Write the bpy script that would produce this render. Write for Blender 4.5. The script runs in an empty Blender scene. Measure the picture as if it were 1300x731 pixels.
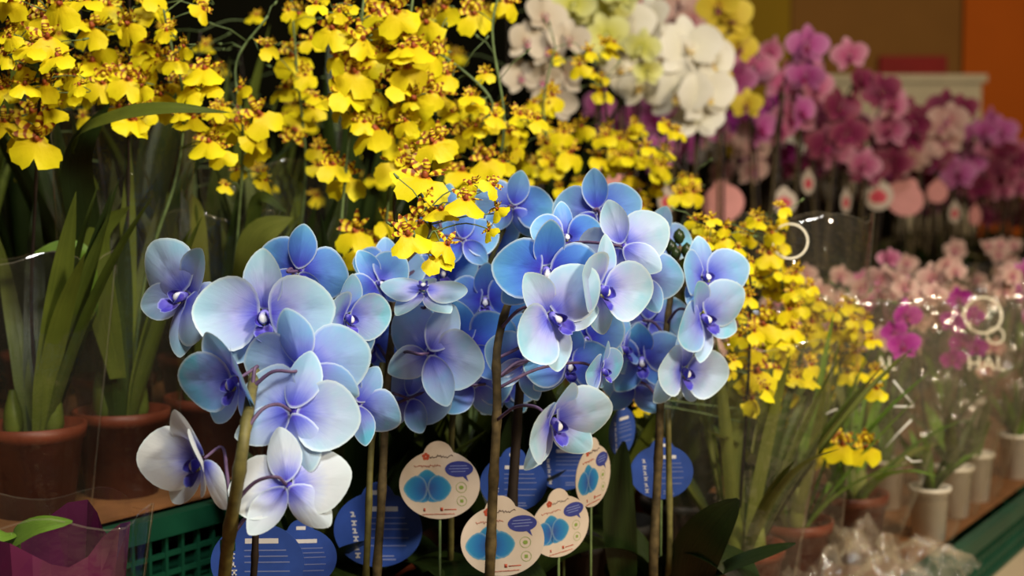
import bpy, math, random
from mathutils import Matrix, Vector, noise

random.seed(11)
R = math.radians
COL = bpy.context.scene.collection
SC = bpy.context.scene

# ------------------------------------------------------------------ camera
F = 1786.0                       # focal length in pixels of the 1300x731 frame
ZC = 0.95                        # eye height
PITCH = math.atan((365.5 - 240.0) / F)
cam_d = bpy.data.cameras.new('camera')
cam_d.sensor_width = 36.0
cam_d.lens = 36.0 * F / 1300.0
cam_d.clip_start = 0.05
cam_d.dof.use_dof = True
cam_d.dof.focus_distance = 1.17
cam_d.dof.aperture_fstop = 5.0
cam = bpy.data.objects.new('camera', cam_d)
COL.objects.link(cam)
cam.location = (0, 0, ZC)
cam.rotation_euler = (math.pi / 2 - PITCH, 0, 0)
SC.camera = cam

# ------------------------------------------------------------------ world, lamps, exposure
w = bpy.data.worlds.new('shop_ambience')
SC.world = w
w.use_nodes = True
w.node_tree.nodes['Background'].inputs[0].default_value = (1.0, 0.80, 0.60, 1)
w.node_tree.nodes['Background'].inputs[1].default_value = 0.04
SC.cycles.transparent_max_bounces = 64
SC.view_settings.view_transform = 'Standard'
SC.view_settings.look = 'None'
SC.view_settings.exposure = -0.40
SC.view_settings.gamma = 1.0
SC.view_settings.use_curve_mapping = False


def area(name, loc, target, size, energy, color, sy=None):
    d = bpy.data.lights.new(name, 'AREA')
    d.size = size
    if sy:
        d.shape = 'RECTANGLE'
        d.size_y = sy
    d.energy = energy
    d.color = color
    o = bpy.data.objects.new(name, d)
    COL.objects.link(o)
    o.location = loc
    o.rotation_euler = (Vector(target) - Vector(loc)).to_track_quat('-Z', 'Y').to_euler()
    return o


area('unseen_lamp', (0.15, 0.12, 2.38), (-0.05, 1.35, 0.95), 0.45, 50.0, (1.0, 0.965, 0.90), 0.35)
area('unseen_lamp', (1.75, -0.45, 2.15), (0.75, 2.1, 0.45), 0.45, 120.0, (1.0, 0.86, 0.64), 0.35)  # unseen fill light added behind the camera to brighten pot fronts and petals
area('unseen_lamp', (2.6, 4.4, 2.9), (1.5, 5.0, 0.9), 0.7, 24.0, (1.0, 0.78, 0.52), 0.5)

# ------------------------------------------------------------------ helpers
CAMR = Matrix.Rotation(math.pi / 2 - PITCH, 3, 'X')


def P(px, py, Y):
    """point on the ray of pixel (px,py) at distance Y in front of the camera"""
    d = CAMR @ Vector(((px - 650.0) / F, -(py - 365.5) / F, -1.0))
    d *= Y / d.y
    return Vector((d.x, d.y, d.z + ZC))


DISP_ANG = R(33.0)
D_DIR = Vector((math.sin(DISP_ANG), math.cos(DISP_ANG), 0))
D_PER = Vector((math.cos(DISP_ANG), -math.sin(DISP_ANG), 0))
D_ORG = Vector((-0.405, 1.33, 0))
Z_TABLE = 0.359
CR_H = 0.084
SH_H = 0.003
Z_LOW = Z_TABLE + CR_H + SH_H            # lower front tier
Z_HIGH = Z_TABLE + 3 * CR_H + SH_H + 0.006  # upper rear tier (crates three high)


def DP(s, p, z=0.0):
    v = D_ORG + D_DIR * s + D_PER * p
    return Vector((v.x, v.y, z))


def base_at(px, Y, z):
    v = P(px, 240, Y)
    return Vector((v.x, v.y, z))


def tag(o, label=None, cat=None, group=None, kind=None):
    if label: o['label'] = label
    if cat: o['category'] = cat
    if group: o['group'] = group
    if kind: o['kind'] = kind
    return o


def mesh(name, V, Fc, mats, attr=None, smooth=True, midx=None):
    me = bpy.data.meshes.new(name)
    me.from_pydata([tuple(v) for v in V], [], Fc)
    if not isinstance(mats, (list, tuple)):
        mats = [mats]
    for m in mats:
        me.materials.append(m)
    if smooth:
        me.polygons.foreach_set('use_smooth', [True] * len(Fc))
    if midx:
        me.polygons.foreach_set('material_index', midx)
    if attr:
        a = me.attributes.new('pc', 'FLOAT_COLOR', 'POINT')
        fl = []
        for t in attr:
            fl += [t[0], t[1], t[2], 1.0]
        a.data.foreach_set('color', fl)
    me.update()
    return me


def obj(name, me, parent=None, M=None):
    o = bpy.data.objects.new(name, me)
    COL.objects.link(o)
    if parent is not None:
        o.parent = parent
    if M is not None:
        o.matrix_basis = M
    return o


def empty(name, loc):
    o = bpy.data.objects.new(name, None)
    o.empty_display_size = 0.02
    COL.objects.link(o)
    o.location = loc
    return o


def catmull(pts, n=6):
    if len(pts) < 3:
        return [Vector(p) for p in pts]
    out = []
    Q = [2 * pts[0] - pts[1]] + list(pts) + [2 * pts[-1] - pts[-2]]
    for i in range(1, len(Q) - 2):
        p0, p1, p2, p3 = Q[i - 1], Q[i], Q[i + 1], Q[i + 2]
        for k in range(n):
            t = k / n
            out.append(0.5 * ((2 * p1) + (p2 - p0) * t + (2 * p0 - 5 * p1 + 4 * p2 - p3) * t * t
                              + (3 * p1 - p0 - 3 * p2 + p3) * t ** 3))
    out.append(Vector(pts[-1]))
    return out


def tube(V, Fc, pts, r0, r1=None, sides=6, cap=True, knots=0.0):
    if r1 is None: r1 = r0
    n = len(pts)
    b = len(V)
    up = Vector((0.13, 0.91, 0.31)).normalized()
    for i, p in enumerate(pts):
        d = (pts[min(i + 1, n - 1)] - pts[max(i - 1, 0)])
        if d.length < 1e-9: d = Vector((0, 0, 1))
        d.normalize()
        x = d.cross(up)
        if x.length < 1e-4: x = d.cross(Vector((1, 0, 0)))
        x.normalize()
        y = d.cross(x)
        r = r0 + (r1 - r0) * i / max(1, n - 1)
        if knots and i % 5 == 0: r *= 1 + knots
        for k in range(sides):
            a = 2 * math.pi * k / sides
            V.append(p + x * (r * math.cos(a)) + y * (r * math.sin(a)))
    for i in range(n - 1):
        for k in range(sides):
            k2 = (k + 1) % sides
            Fc.append((b + i * sides + k, b + i * sides + k2, b + (i + 1) * sides + k2, b + (i + 1) * sides + k))
    if cap:
        Fc.append(tuple(b + k for k in range(sides))[::-1])
        Fc.append(tuple(b + (n - 1) * sides + k for k in range(sides)))


def box(V, Fc, a, b):
    i = len(V)
    for z in (a[2], b[2]):
        for (x, y) in ((a[0], a[1]), (b[0], a[1]), (b[0], b[1]), (a[0], b[1])):
            V.append(Vector((x, y, z)))
    for f in ((3, 2, 1, 0), (4, 5, 6, 7), (0, 1, 5, 4), (1, 2, 6, 5), (2, 3, 7, 6), (3, 0, 4, 7)):
        Fc.append(tuple(i + k for k in f))


def lathe(prof, n=24):
    V, Fc = [], []
    for (r, z) in prof:
        for k in range(n):
            a = 2 * math.pi * k / n
            V.append(Vector((r * math.cos(a), r * math.sin(a), z)))
    for i in range(len(prof) - 1):
        for k in range(n):
            k2 = (k + 1) % n
            Fc.append((i * n + k, i * n + k2, (i + 1) * n + k2, (i + 1) * n + k))
    Fc.append(tuple(range(n))[::-1])
    return V, Fc


# ------------------------------------------------------------------ materials
def new_mat(name):
    m = bpy.data.materials.new(name)
    m.use_nodes = True
    nt = m.node_tree
    for n in list(nt.nodes):
        nt.nodes.remove(n)
    out = nt.nodes.new('ShaderNodeOutputMaterial')
    return m, nt, out


def L(nt, a, b):
    nt.links.new(a, b)


def ramp(nt, stops, src):
    n = nt.nodes.new('ShaderNodeValToRGB')
    el = n.color_ramp.elements
    while len(el) < len(stops):
        el.new(0.5)
    for e, (p, c) in zip(el, stops):
        e.position = p
        e.color = (c[0], c[1], c[2], 1)
    L(nt, src, n.inputs[0])
    return n.outputs[0]


def mix(nt, fac, a, b, mode='MIX'):
    n = nt.nodes.new('ShaderNodeMix')
    n.data_type = 'RGBA'
    n.blend_type = mode
    for sock, v in ((n.inputs[0], fac), (n.inputs[6], a), (n.inputs[7], b)):
        if hasattr(v, 'is_linked'):
            L(nt, v, sock)
        elif isinstance(v, (int, float)):
            sock.default_value = v
        else:
            sock.default_value = (v[0], v[1], v[2], 1)
    return n.outputs[2]


def math_n(nt, op, a, b=None, clamp=False):
    n = nt.nodes.new('ShaderNodeMath')
    n.operation = op
    n.use_clamp = clamp
    for s, v in zip(n.inputs, (a, b)):
        if v is None: continue
        if hasattr(v, 'is_linked'):
            L(nt, v, s)
        else:
            s.default_value = v
    return n.outputs[0]


def noise_n(nt, scale, vec=None, detail=3.0, rough=0.5):
    n = nt.nodes.new('ShaderNodeTexNoise')
    n.inputs['Scale'].default_value = scale
    n.inputs['Detail'].default_value = detail
    n.inputs['Roughness'].default_value = rough
    if vec is None:
        vec = nt.nodes.new('ShaderNodeTexCoord').outputs['Object']
    L(nt, vec, n.inputs['Vector'])
    return n.outputs['Fac']


def finish(nt, out, col, rough=0.5, spec=0.3, transl=0.0, bump=None, bump_d=0.001, sheen=0.0, coat=0.0):
    p = nt.nodes.new('ShaderNodeBsdfPrincipled')
    if hasattr(col, 'is_linked'):
        L(nt, col, p.inputs['Base Color'])
    else:
        p.inputs['Base Color'].default_value = (*col, 1)
    p.inputs['Roughness'].default_value = rough
    p.inputs['Specular IOR Level'].default_value = spec
    p.inputs['Coat Weight'].default_value = coat
    if bump is not None:
        b = nt.nodes.new('ShaderNodeBump')
        b.inputs['Strength'].default_value = 1.0
        b.inputs['Distance'].default_value = bump_d
        L(nt, bump, b.inputs['Height'])
        L(nt, b.outputs[0], p.inputs['Normal'])
    if transl > 0:
        t = nt.nodes.new('ShaderNodeBsdfTranslucent')
        if hasattr(col, 'is_linked'):
            L(nt, col, t.inputs[0])
        else:
            t.inputs[0].default_value = (*col, 1)
        mx = nt.nodes.new('ShaderNodeMixShader')
        mx.inputs[0].default_value = transl
        L(nt, p.outputs[0], mx.inputs[1])
        L(nt, t.outputs[0], mx.inputs[2])
        L(nt, mx.outputs[0], out.inputs[0])
    else:
        L(nt, p.outputs[0], out.inputs[0])


def pc_nodes(nt):
    a = nt.nodes.new('ShaderNodeAttribute')
    a.attribute_name = 'pc'
    s = nt.nodes.new('ShaderNodeSeparateColor')
    L(nt, a.outputs['Color'], s.inputs[0])
    return s.outputs[0], s.outputs[1], s.outputs[2]


def vein_fac(nt, t, ang, f1=26.0):
    c = nt.nodes.new('ShaderNodeCombineXYZ')
    L(nt, math_n(nt, 'MULTIPLY', ang, f1), c.inputs[0])
    L(nt, math_n(nt, 'MULTIPLY', t, 2.2), c.inputs[1])
    return noise_n(nt, 1.6, c.outputs[0], 3.0, 0.6)


def mat_plain(name, col, rough=0.5, spec=0.3, var=0.12, scale=40, transl=0.0, coat=0.0, bump=0.0):
    m, nt, out = new_mat(name)
    nz = noise_n(nt, scale)
    lo = tuple(c * (1 - var) for c in col)
    hi = tuple(min(1, c * (1 + var)) for c in col)
    c = ramp(nt, [(0.3, lo), (0.7, hi)], nz)
    finish(nt, out, c, rough, spec, transl, coat=coat, bump=nz if bump else None, bump_d=bump)
    return m


def mat_blue_petal():
    m, nt, out = new_mat('blue_dyed_petal')
    t, e, ang = pc_nodes(nt)
    oi = nt.nodes.new('ShaderNodeObjectInfo')
    sp = nt.nodes.new('ShaderNodeSeparateColor')
    L(nt, oi.outputs['Color'], sp.inputs[0])
    deep, cyan, white = sp.outputs[0], sp.outputs[1], sp.outputs[2]
    vn = vein_fac(nt, t, ang)
    tv = math_n(nt, 'ADD', t, math_n(nt, 'MULTIPLY', math_n(nt, 'SUBTRACT', vn, 0.5), 0.20), True)
    blue = ramp(nt, [(0.0, (.055, .03, .50)), (.2, (.06, .09, .64)), (.45, (.07, .20, .76)),
                     (.75, (.10, .33, .80)), (1.0, (.16, .47, .80))], tv)
    pale = ramp(nt, [(0.0, (.08, .05, .58)), (.16, (.20, .22, .78)), (.38, (.50, .52, .92)),
                     (.7, (.52, .72, .93)), (1.0, (.50, .82, .92))], tv)
    c = mix(nt, math_n(nt, "ADD", math_n(nt, "MULTIPLY", deep, .88), .12, True), pale, blue)
    pos = nt.nodes.new('ShaderNodeVectorMath')
    pos.operation = 'ADD'
    tc = nt.nodes.new('ShaderNodeTexCoord')
    L(nt, tc.outputs['Object'], pos.inputs[0])
    L(nt, oi.outputs['Random'], pos.inputs[1])
    bl = noise_n(nt, 38, pos.outputs[0], 2.0)
    blf = ramp(nt, [(.46, (0, 0, 0)), (.68, (1, 1, 1))], bl)
    tt = ramp(nt, [(.35, (0, 0, 0)), (.75, (1, 1, 1))], t)
    cf = math_n(nt, 'MULTIPLY', math_n(nt, 'MULTIPLY', blf, cyan), tt)
    c = mix(nt, cf, c, (.14, .58, .80))
    wh = math_n(nt, 'MULTIPLY', white, ramp(nt, [(.25, (0, 0, 0)), (.62, (1, 1, 1))], tv))
    c = mix(nt, wh, c, (.78, .80, .80))
    ef = ramp(nt, [(.90, (0, 0, 0)), (1.0, (.75, .75, .75))], e)
    c = mix(nt, ef, c, (.78, .90, .92))
    finish(nt, out, c, 0.42, 0.28, 0.28, bump=vn, bump_d=0.0002)
    return m


def mat_petal(name, stops, edge=None, edge_f=0.5, veinstr=0.25, transl=0.22, rough=0.5):
    m, nt, out = new_mat(name)
    t, e, ang = pc_nodes(nt)
    vn = vein_fac(nt, t, ang)
    tv = math_n(nt, 'ADD', t, math_n(nt, 'MULTIPLY', math_n(nt, 'SUBTRACT', vn, 0.5), veinstr), True)
    c = ramp(nt, stops, tv)
    if edge:
        ef = ramp(nt, [(.82, (0, 0, 0)), (1.0, (edge_f,) * 3)], e)
        c = mix(nt, ef, c, edge)
    finish(nt, out, c, rough, 0.2, transl)
    return m


def mat_onc_lip():
    m, nt, out = new_mat('yellow_oncidium_lip')
    t, e, ang = pc_nodes(nt)
    oi = nt.nodes.new('ShaderNodeObjectInfo')
    vn = vein_fac(nt, t, ang, 14)
    a = ramp(nt, [(0.0, (.36, .06, .01)), (.13, (.50, .13, .012)), (.21, (.78, .60, .010)), (1.0, (.85, .77, .010))],
             math_n(nt, 'ADD', t, math_n(nt, 'MULTIPLY', math_n(nt, 'SUBTRACT', vn, .5), .12)))
    c = mix(nt, math_n(nt, 'MULTIPLY', oi.outputs['Random'], .55), a,
            mix(nt, 1.0, a, (.86, .76, .9), 'MULTIPLY'))
    finish(nt, out, c, 0.5, 0.22, 0.25, bump=vn, bump_d=0.0004)
    return m


def mat_onc_sepal():
    m, nt, out = new_mat('brown_barred_sepal')
    t, e, ang = pc_nodes(nt)
    nz = noise_n(nt, 260, None, 1.0)
    band = math_n(nt, 'SINE', math_n(nt, 'MULTIPLY', t, 17.0))
    f = math_n(nt, 'ADD', math_n(nt, 'MULTIPLY', band, .35), nz)
    c = ramp(nt, [(.44, (.74, .56, .02)), (.60, (.36, .12, .015)), (.8, (.22, .05, .01))], f)
    finish(nt, out, c, .5, .25, .15)
    return m


def mat_leaf(name, c0, c1, rough=0.4, transl=0.15, spec=.35):
    m, nt, out = new_mat(name)
    t, e, ang = pc_nodes(nt)
    oi = nt.nodes.new('ShaderNodeObjectInfo')
    nz = noise_n(nt, 25, None, 3.0)
    strip = nt.nodes.new('ShaderNodeCombineXYZ')
    L(nt, math_n(nt, 'MULTIPLY', ang, 22.0), strip.inputs[0])
    L(nt, math_n(nt, 'MULTIPLY', t, 1.2), strip.inputs[1])
    st = noise_n(nt, 1.5, strip.outputs[0], 2.0)
    f = math_n(nt, 'ADD', math_n(nt, 'MULTIPLY', nz, .4),
               math_n(nt, 'ADD', math_n(nt, 'MULTIPLY', st, .35), math_n(nt, 'MULTIPLY', oi.outputs['Random'], .3)))
    c = ramp(nt, [(.3, c0), (.75, c1)], f)
    finish(nt, out, c, rough, spec, transl, bump=st, bump_d=.0006)
    return m


def mat_plastic_film(name, haze=.05, tint=(.93, .92, .86), gloss=.10, bump_d=.004, scale=22, whit=(.8, .72, .56), fk=.35):
    m, nt, out = new_mat(name)
    nz = noise_n(nt, scale, None, 4.0, .6)
    b = nt.nodes.new('ShaderNodeBump')
    b.inputs['Distance'].default_value = bump_d
    b.inputs['Strength'].default_value = 1.0
    L(nt, nz, b.inputs['Height'])
    tr = nt.nodes.new('ShaderNodeBsdfTransparent')
    tr.inputs[0].default_value = (*tint, 1)
    gl = nt.nodes.new('ShaderNodeBsdfGlossy')
    gl.inputs['Roughness'].default_value = .07
    gl.inputs[0].default_value = (1, 1, 1, 1)
    L(nt, b.outputs[0], gl.inputs['Normal'])
    lw = nt.nodes.new('ShaderNodeLayerWeight')
    lw.inputs[0].default_value = .5
    L(nt, b.outputs[0], lw.inputs['Normal'])
    frs = math_n(nt, 'ADD', math_n(nt, 'POWER', lw.outputs['Facing'], 4.0), .06)
    df = nt.nodes.new('ShaderNodeBsdfDiffuse')
    df.inputs[0].default_value = (*whit, 1)
    m1 = nt.nodes.new('ShaderNodeMixShader')
    L(nt, math_n(nt, 'MULTIPLY', nz, haze * 2), m1.inputs[0])
    L(nt, tr.outputs[0], m1.inputs[1])
    L(nt, df.outputs[0], m1.inputs[2])
    m2 = nt.nodes.new('ShaderNodeMixShader')
    L(nt, math_n(nt, 'ADD', math_n(nt, 'MULTIPLY', frs, fk), gloss * .3, True), m2.inputs[0])
    L(nt, m1.outputs[0], m2.inputs[1])
    L(nt, gl.outputs[0], m2.inputs[2])
    L(nt, m2.outputs[0], out.inputs[0])
    return m


M_BLUE = mat_blue_petal()
M_BLUELIP = mat_petal('blue_lip', [(0, (.62, .64, .82)), (.3, (.14, .11, .58)), (.7, (.05, .04, .40)), (1, (.05, .05, .36))],
                      (.5, .6, .85), .35, .3, .1)
M_BLUECOL = mat_petal('blue_column', [(0, (.09, .06, .5)), (.6, (.30, .28, .72)), (1, (.80, .82, .86))], None, 0, .1, .1)
M_LIPYEL = mat_plain('lip_callus_yellow_green', (.55, .58, .12), .5, .2)
M_ONC = mat_onc_lip()
M_ONCS = mat_onc_sepal()
M_CREST = mat_plain('oncidium_crest', (.26, .055, .012), .5, .3, .3, 300)
M_WHITE = mat_petal('white_petal', [(0, (.62, .62, .30)), (.14, (.80, .76, .60)), (1, (.88, .84, .74))], None, 0, .15, .25)
M_CREAM = mat_petal('cream_petal', [(0, (.55, .30, .22)), (.2, (.62, .52, .38)), (1, (.70, .62, .50))], None, 0, .3, .25)
M_LIME = mat_petal('lime_petal', [(0, (.45, .45, .05)), (.3, (.64, .62, .14)), (1, (.74, .74, .36))], None, 0, .2, .25)
M_YPHAL = mat_petal('yellow_moth_petal', [(0, (.40, .10, .03)), (.2, (.62, .44, .03)), (1, (.74, .58, .06))], None, 0, .25, .25)
M_PURP = mat_petal('purple_petal', [(0, (.36, .03, .18)), (.4, (.44, .08, .28)), (1, (.54, .19, .38))], (.66, .38, .5), .4, .3, .25)
M_PINK = mat_petal('pink_petal', [(0, (.50, .05, .18)), (.4, (.54, .13, .26)), (1, (.64, .30, .38))], (.7, .48, .5), .4, .3, .25)
M_MAG = mat_petal('magenta_petal', [(0, (.30, .01, .16)), (.5, (.34, .015, .24)), (1, (.44, .05, .32))], (.55, .2, .42), .3, .3, .2)
M_BURG = mat_petal('burgundy_petal', [(0, (.14, .01, .04)), (.5, (.20, .02, .07)), (1, (.32, .08, .12))], (.45, .22, .2), .3, .4, .2)
M_BLUSH = mat_petal('blush_petal', [(0, (.48, .08, .14)), (.25, (.54, .28, .25)), (1, (.62, .44, .36))], None, 0, .35, .25)
M_DARKLIP = mat_petal('dark_lip', [(0, (.30, .02, .08)), (1, (.24, .01, .10))], None, 0, .2, .1)
M_YLIP = mat_petal('yellow_lip', [(0, (.60, .30, .04)), (1, (.75, .62, .22))], None, 0, .2, .1)

M_STEM = mat_plain('olive_flower_stem', (.12, .105, .03), .55, .3, .35, 90)
M_STEMB = mat_plain('brown_green_stem', (.075, .052, .020), .6, .25, .5, 120)
M_TWIG = mat_plain('green_twig', (.12, .17, .06), .5, .3, .25, 120)
M_PED = mat_plain('purple_pedicel', (.10, .06, .12), .5, .3, .25, 100)
M_STAKE = mat_plain('dark_stake', (.022, .014, .010), .6, .3, .3, 60)
M_LEAF = mat_leaf('oncidium_leaf', (.030, .048, .006), (.11, .14, .018))
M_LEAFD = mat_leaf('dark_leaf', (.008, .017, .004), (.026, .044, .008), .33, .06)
M_LEAFB = mat_leaf('bright_leaf', (.08, .17, .015), (.18, .32, .035), .4, .2)
M_LEAFO = mat_leaf('olive_leaf', (.09, .11, .015), (.24, .26, .05), .45, .25)
M_TERRA = mat_plain('terracotta_plastic', (.13, .026, .010), .5, .3, .2, 30)
M_WPOT = mat_plain('white_plastic_pot', (.72, .66, .56), .4, .35, .06, 30)
M_CPOT = mat_plain('dark_nursery_pot', (.03, .028, .026), .5, .3, .2, 30)
M_SOIL = mat_plain('bark_soil', (.060, .036, .020), .9, .1, .7, 160, bump=.004)
M_CRATE = mat_plain('green_crate_plastic', (.005, .055, .027), .45, .35, .15, 20)
M_CARD = mat_plain('brown_cardboard', (.20, .085, .03), .8, .15, .15, 30)
M_TABLE = mat_plain('beige_laminate', (.50, .38, .24), .5, .3, .06, 12)
M_FLOOR = mat_plain('shop_floor_vinyl', (.36, .27, .17), .35, .4, .08, 6)
M_DARKW = mat_plain('shade_board_black', (.004, .004, .002), .95, .02, .3, 5)  # near black colour standing in for deep shade between the plants
M_WALLBR = mat_plain('brown_wall_paint', (.27, .125, .028), .8, .15, .06, 3)
M_WALLOR = mat_plain('orange_wall_paint', (.55, .115, .006), .75, .15, .05, 3)
M_WALLOL = mat_plain('ochre_wall_paint', (.34, .21, .012), .8, .15, .05, 3)
M_RED = mat_plain('red_sign_paint', (.30, .018, .015), .6, .2, .08, 10)
M_CREAMBOX = mat_plain('cream_laminate', (.62, .54, .36), .6, .2, .05, 10)
M_FILM = mat_plastic_film('clear_sleeve_film', .008, (.985, .98, .95), .05)
M_FILMR = mat_plastic_film('hazy_sleeve_film', .013, (.995, .985, .965), .10, .012, 16, fk=.38)
M_CELLO = mat_plastic_film('crumpled_cellophane', .09, (.95, .92, .86), .2, .006, 60)
M_SEAM = mat_plastic_film('sleeve_seam_film', .05, (.98, .96, .9), .2)
M_GLINT = mat_plain('painted_film_glint', (.86, .84, .76), .15, .8, .04, 30)  # pale colour painted in as highlights on the sleeve film
M_PWRAP = mat_plain('purple_wrap_paper', (.085, .008, .045), .25, .5, .3, 14, coat=.4)
M_TAGW = mat_plain('tag_cream_card', (.52, .43, .35), .55, .25, .05, 50)
M_TAGB = mat_plain('tag_blue_back', (.030, .075, .33), .45, .3, .12, 60)
M_TAGP = mat_plain('tag_pink_back', (.58, .25, .23), .55, .2, .06, 50)
M_INKB = mat_plain('ink_indigo', (.035, .045, .22), .5, .25, .1, 100)
M_INKD = mat_plain('ink_dark_brown', (.06, .03, .03), .5, .2, .1, 100)
M_INKR = mat_plain('ink_red_brown', (.36, .06, .03), .5, .2, .1, 100)
M_INKG = mat_plain('ink_olive_green', (.20, .28, .06), .5, .2, .1, 100)
M_INKW = mat_plain('ink_white', (.68, .66, .66), .5, .2, .05, 100)
M_INKL = mat_plain('ink_pale_blue', (.20, .24, .46), .5, .2, .05, 100)
M_PRINT = mat_petal('printed_blue_petal', [(0, (.03, .05, .22)), (.5, (.02, .13, .36)), (1, (.03, .22, .36))], (.25, .38, .42), .5, .2, 0)
M_PRINTR = mat_petal('printed_red_petal', [(0, (.45, .03, .06)), (1, (.62, .12, .14))], None, 0, .2, 0)
M_INKC = mat_plain('ink_cream', (.80, .74, .58), .5, .3, .05, 50)


# ------------------------------------------------------------------ petal / leaf builders
def petal_mesh(name, Lg, Wd, mat, a=1.0, b=.62, cup=0.0, bend=0.0, wave=0.0, wk=3.0, crease_streak=0.0, notch=0.0, na=22,
               rings=(.3, .55, .78, .93, 1.0), ph=0.0):
    half = na // 2
    out = []
    for i in range(na):
        if i <= half:
            v = .5 - .5 * math.cos(math.pi * i / half); s = 1
        else:
            v = .5 - .5 * math.cos(math.pi * (na - i) / half); s = -1
        ww = Wd / 2 * max(0.0, math.sin(math.pi * min(1, v) ** a)) ** b
        if v < .5: ww = max(ww, Wd * .07)
        y = Lg * v
        if notch and v > .8:
            y -= notch * Lg * max(0, 1 - abs(ww) / (Wd * .2)) * (v - .8) / .2
        out.append((s * ww if 0 < i < na and i != half else 0.0, y))
    c = (0.0, Lg * .52)
    V, A, Fc = [], [], []

    def add(x, y, e):
        an = math.atan2(x, y + .15 * Lg)
        t = min(1.0, math.hypot(x, y) / Lg)
        z = cup * (x / (Wd / 2)) ** 2 + bend * (y / Lg) ** 2 + wave * e ** 3 * math.sin(wk * an * 2 + ph) \
            - crease_streak * math.exp(-(x / (Wd * .08)) ** 2) * (1 - y / Lg * .6)
        V.append(Vector((x, y, z)))
        A.append((t, e, an / math.pi + .5))

    add(c[0], c[1], 0)
    for r in rings:
        for (x, y) in out:
            add(c[0] + (x - c[0]) * r, c[1] + (y - c[1]) * r, r)
    for k in range(na):
        Fc.append((0, 1 + (k + 1) % na, 1 + k))
    for j in range(len(rings) - 1):
        for k in range(na):
            k2 = (k + 1) % na
            Fc.append((1 + j * na + k, 1 + j * na + k2, 1 + (j + 1) * na + k2, 1 + (j + 1) * na + k))
    return mesh(name, V, Fc, mat, A)


def merge(parts, name, mats):
    """parts: (mesh, Matrix, material index) -> one mesh with the pc attribute"""
    V, Fc, A, mi = [], [], [], []
    for me, M, k in parts:
        b = len(V)
        V += [M @ v.co for v in me.vertices]
        Fc += [tuple(b + i for i in p.vertices) for p in me.polygons]
        mi += [k] * len(me.polygons)
        at = me.attributes.get('pc')
        if at:
            A += [tuple(d.color)[:3] for d in at.data]
        else:
            A += [(.5, .5, .5)] * len(me.vertices)
    return mesh(name, V, Fc, mats, A, True, mi)


def piece_M(ang, off, z, tilt, twist=0.0):
    return (Matrix.Rotation(R(ang - 90), 4, 'Z') @ Matrix.Translation((0, off, z)) @
            Matrix.Rotation(R(tilt), 4, 'X') @ Matrix.Rotation(R(twist), 4, 'Y'))


def capsule(name, Lg, r0, r1, mat, n=8, m=5, bendy=0.0):
    V, Fc, A = [], [], []
    prof = [(0.0, 0.0)] + [((r0 + (r1 - r0) * i / m), Lg * i / m) for i in range(m)] + [(r1 * .8, Lg * .93), (r1 * .4, Lg)]
    for (r, z) in prof:
        for k in range(n):
            a = 2 * math.pi * k / n
            V.append(Vector((r * math.cos(a), r * math.sin(a) + bendy * (z / Lg) ** 2, z)))
            A.append((z / Lg, .3, .5))
    for i in range(len(prof) - 1):
        for k in range(n):
            k2 = (k + 1) % n
            Fc.append((i * n + k, i * n + k2, (i + 1) * n + k2, (i + 1) * n + k))
    Fc.append(tuple((len(prof) - 1) * n + k for k in range(n)))
    return mesh(name, V, Fc, mat, A)


class Moth:
    """moth orchid flower kit: nominal petal span 0.10 m"""

    def __init__(s, key, mp, ml, mc, my, fine=True):
        na = 24 if fine else 14
        rg = (.3, .55, .78, .93, 1.0) if fine else (.45, .8, 1.0)
        s.petals = [petal_mesh(key + '_petal', .050, .056, mp, .82, .55, c, bd, wv, 2.4, .0015, 0, na, rg, ph)
                    for (c, bd, wv, ph) in ((.003, -.006, .0016, .3), (-.003, -.010, .002, 1.7), (.006, .004, .0022, 3.0),
                                            (-.005, .002, .0015, 4.4))]
        s.sepals = [petal_mesh(key + '_sepal', .047, .031, mp, .95, .62, c, bd, .001, 2.0, .001, 0, na, rg, ph)
                    for (c, bd, ph) in ((.003, -.006, .4), (-.004, -.012, 2.0), (.005, .005, 3.6))]
        mid = petal_mesh('x', .022, .015, ml, 1.2, .8, .003, .004, .0008, 3, .001, .15, 14, (.5, 1.0))
        sid = petal_mesh('x', .013, .012, ml, .8, .7, .004, .003, 0, 2, 0, 0, 12, (.5, 1.0))
        cal = capsule('x', .005, .0022, .0016, my)
        s.lip = merge([(mid, piece_M(-90, .004, .002, 38), 0),
                       (sid, piece_M(-25, .003, .002, 62, 20), 0), (sid, piece_M(205, .003, .002, 62, -20), 0),
                       (cal, Matrix.Translation((0, -.006, .003)), 1)], key + '_lip', [ml, my])
        s.col = capsule(key + '_column', .0105, .0035, .0042, mc, 10, 4, -.003)
        for me in (mid, sid, cal):
            bpy.data.meshes.remove(me)
        # joined versions for far plants
        s.joined = []
        for q in range(3):
            rr = random.Random(q + 5)
            ps = [(s.petals[q % 4], piece_M(8 + rr.uniform(-6, 6), .004, .001, rr.uniform(0, 22)), 0),
                  (s.petals[(q + 1) % 4], piece_M(172 + rr.uniform(-6, 6), .004, .001, rr.uniform(0, 22)), 0),
                  (s.sepals[q % 3], piece_M(90, .003, -.002, rr.uniform(-8, 15)), 0),
                  (s.sepals[(q + 1) % 3], piece_M(-48, .003, -.002, rr.uniform(-8, 12)), 0),
                  (s.sepals[(q + 2) % 3], piece_M(-132, .003, -.002, rr.uniform(-8, 12)), 0),
                  (s.lip, Matrix(), 1), (s.col, Matrix(), 1)]
            s.joined.append(merge(ps, key + '_flower', [mp, ml]))


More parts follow.
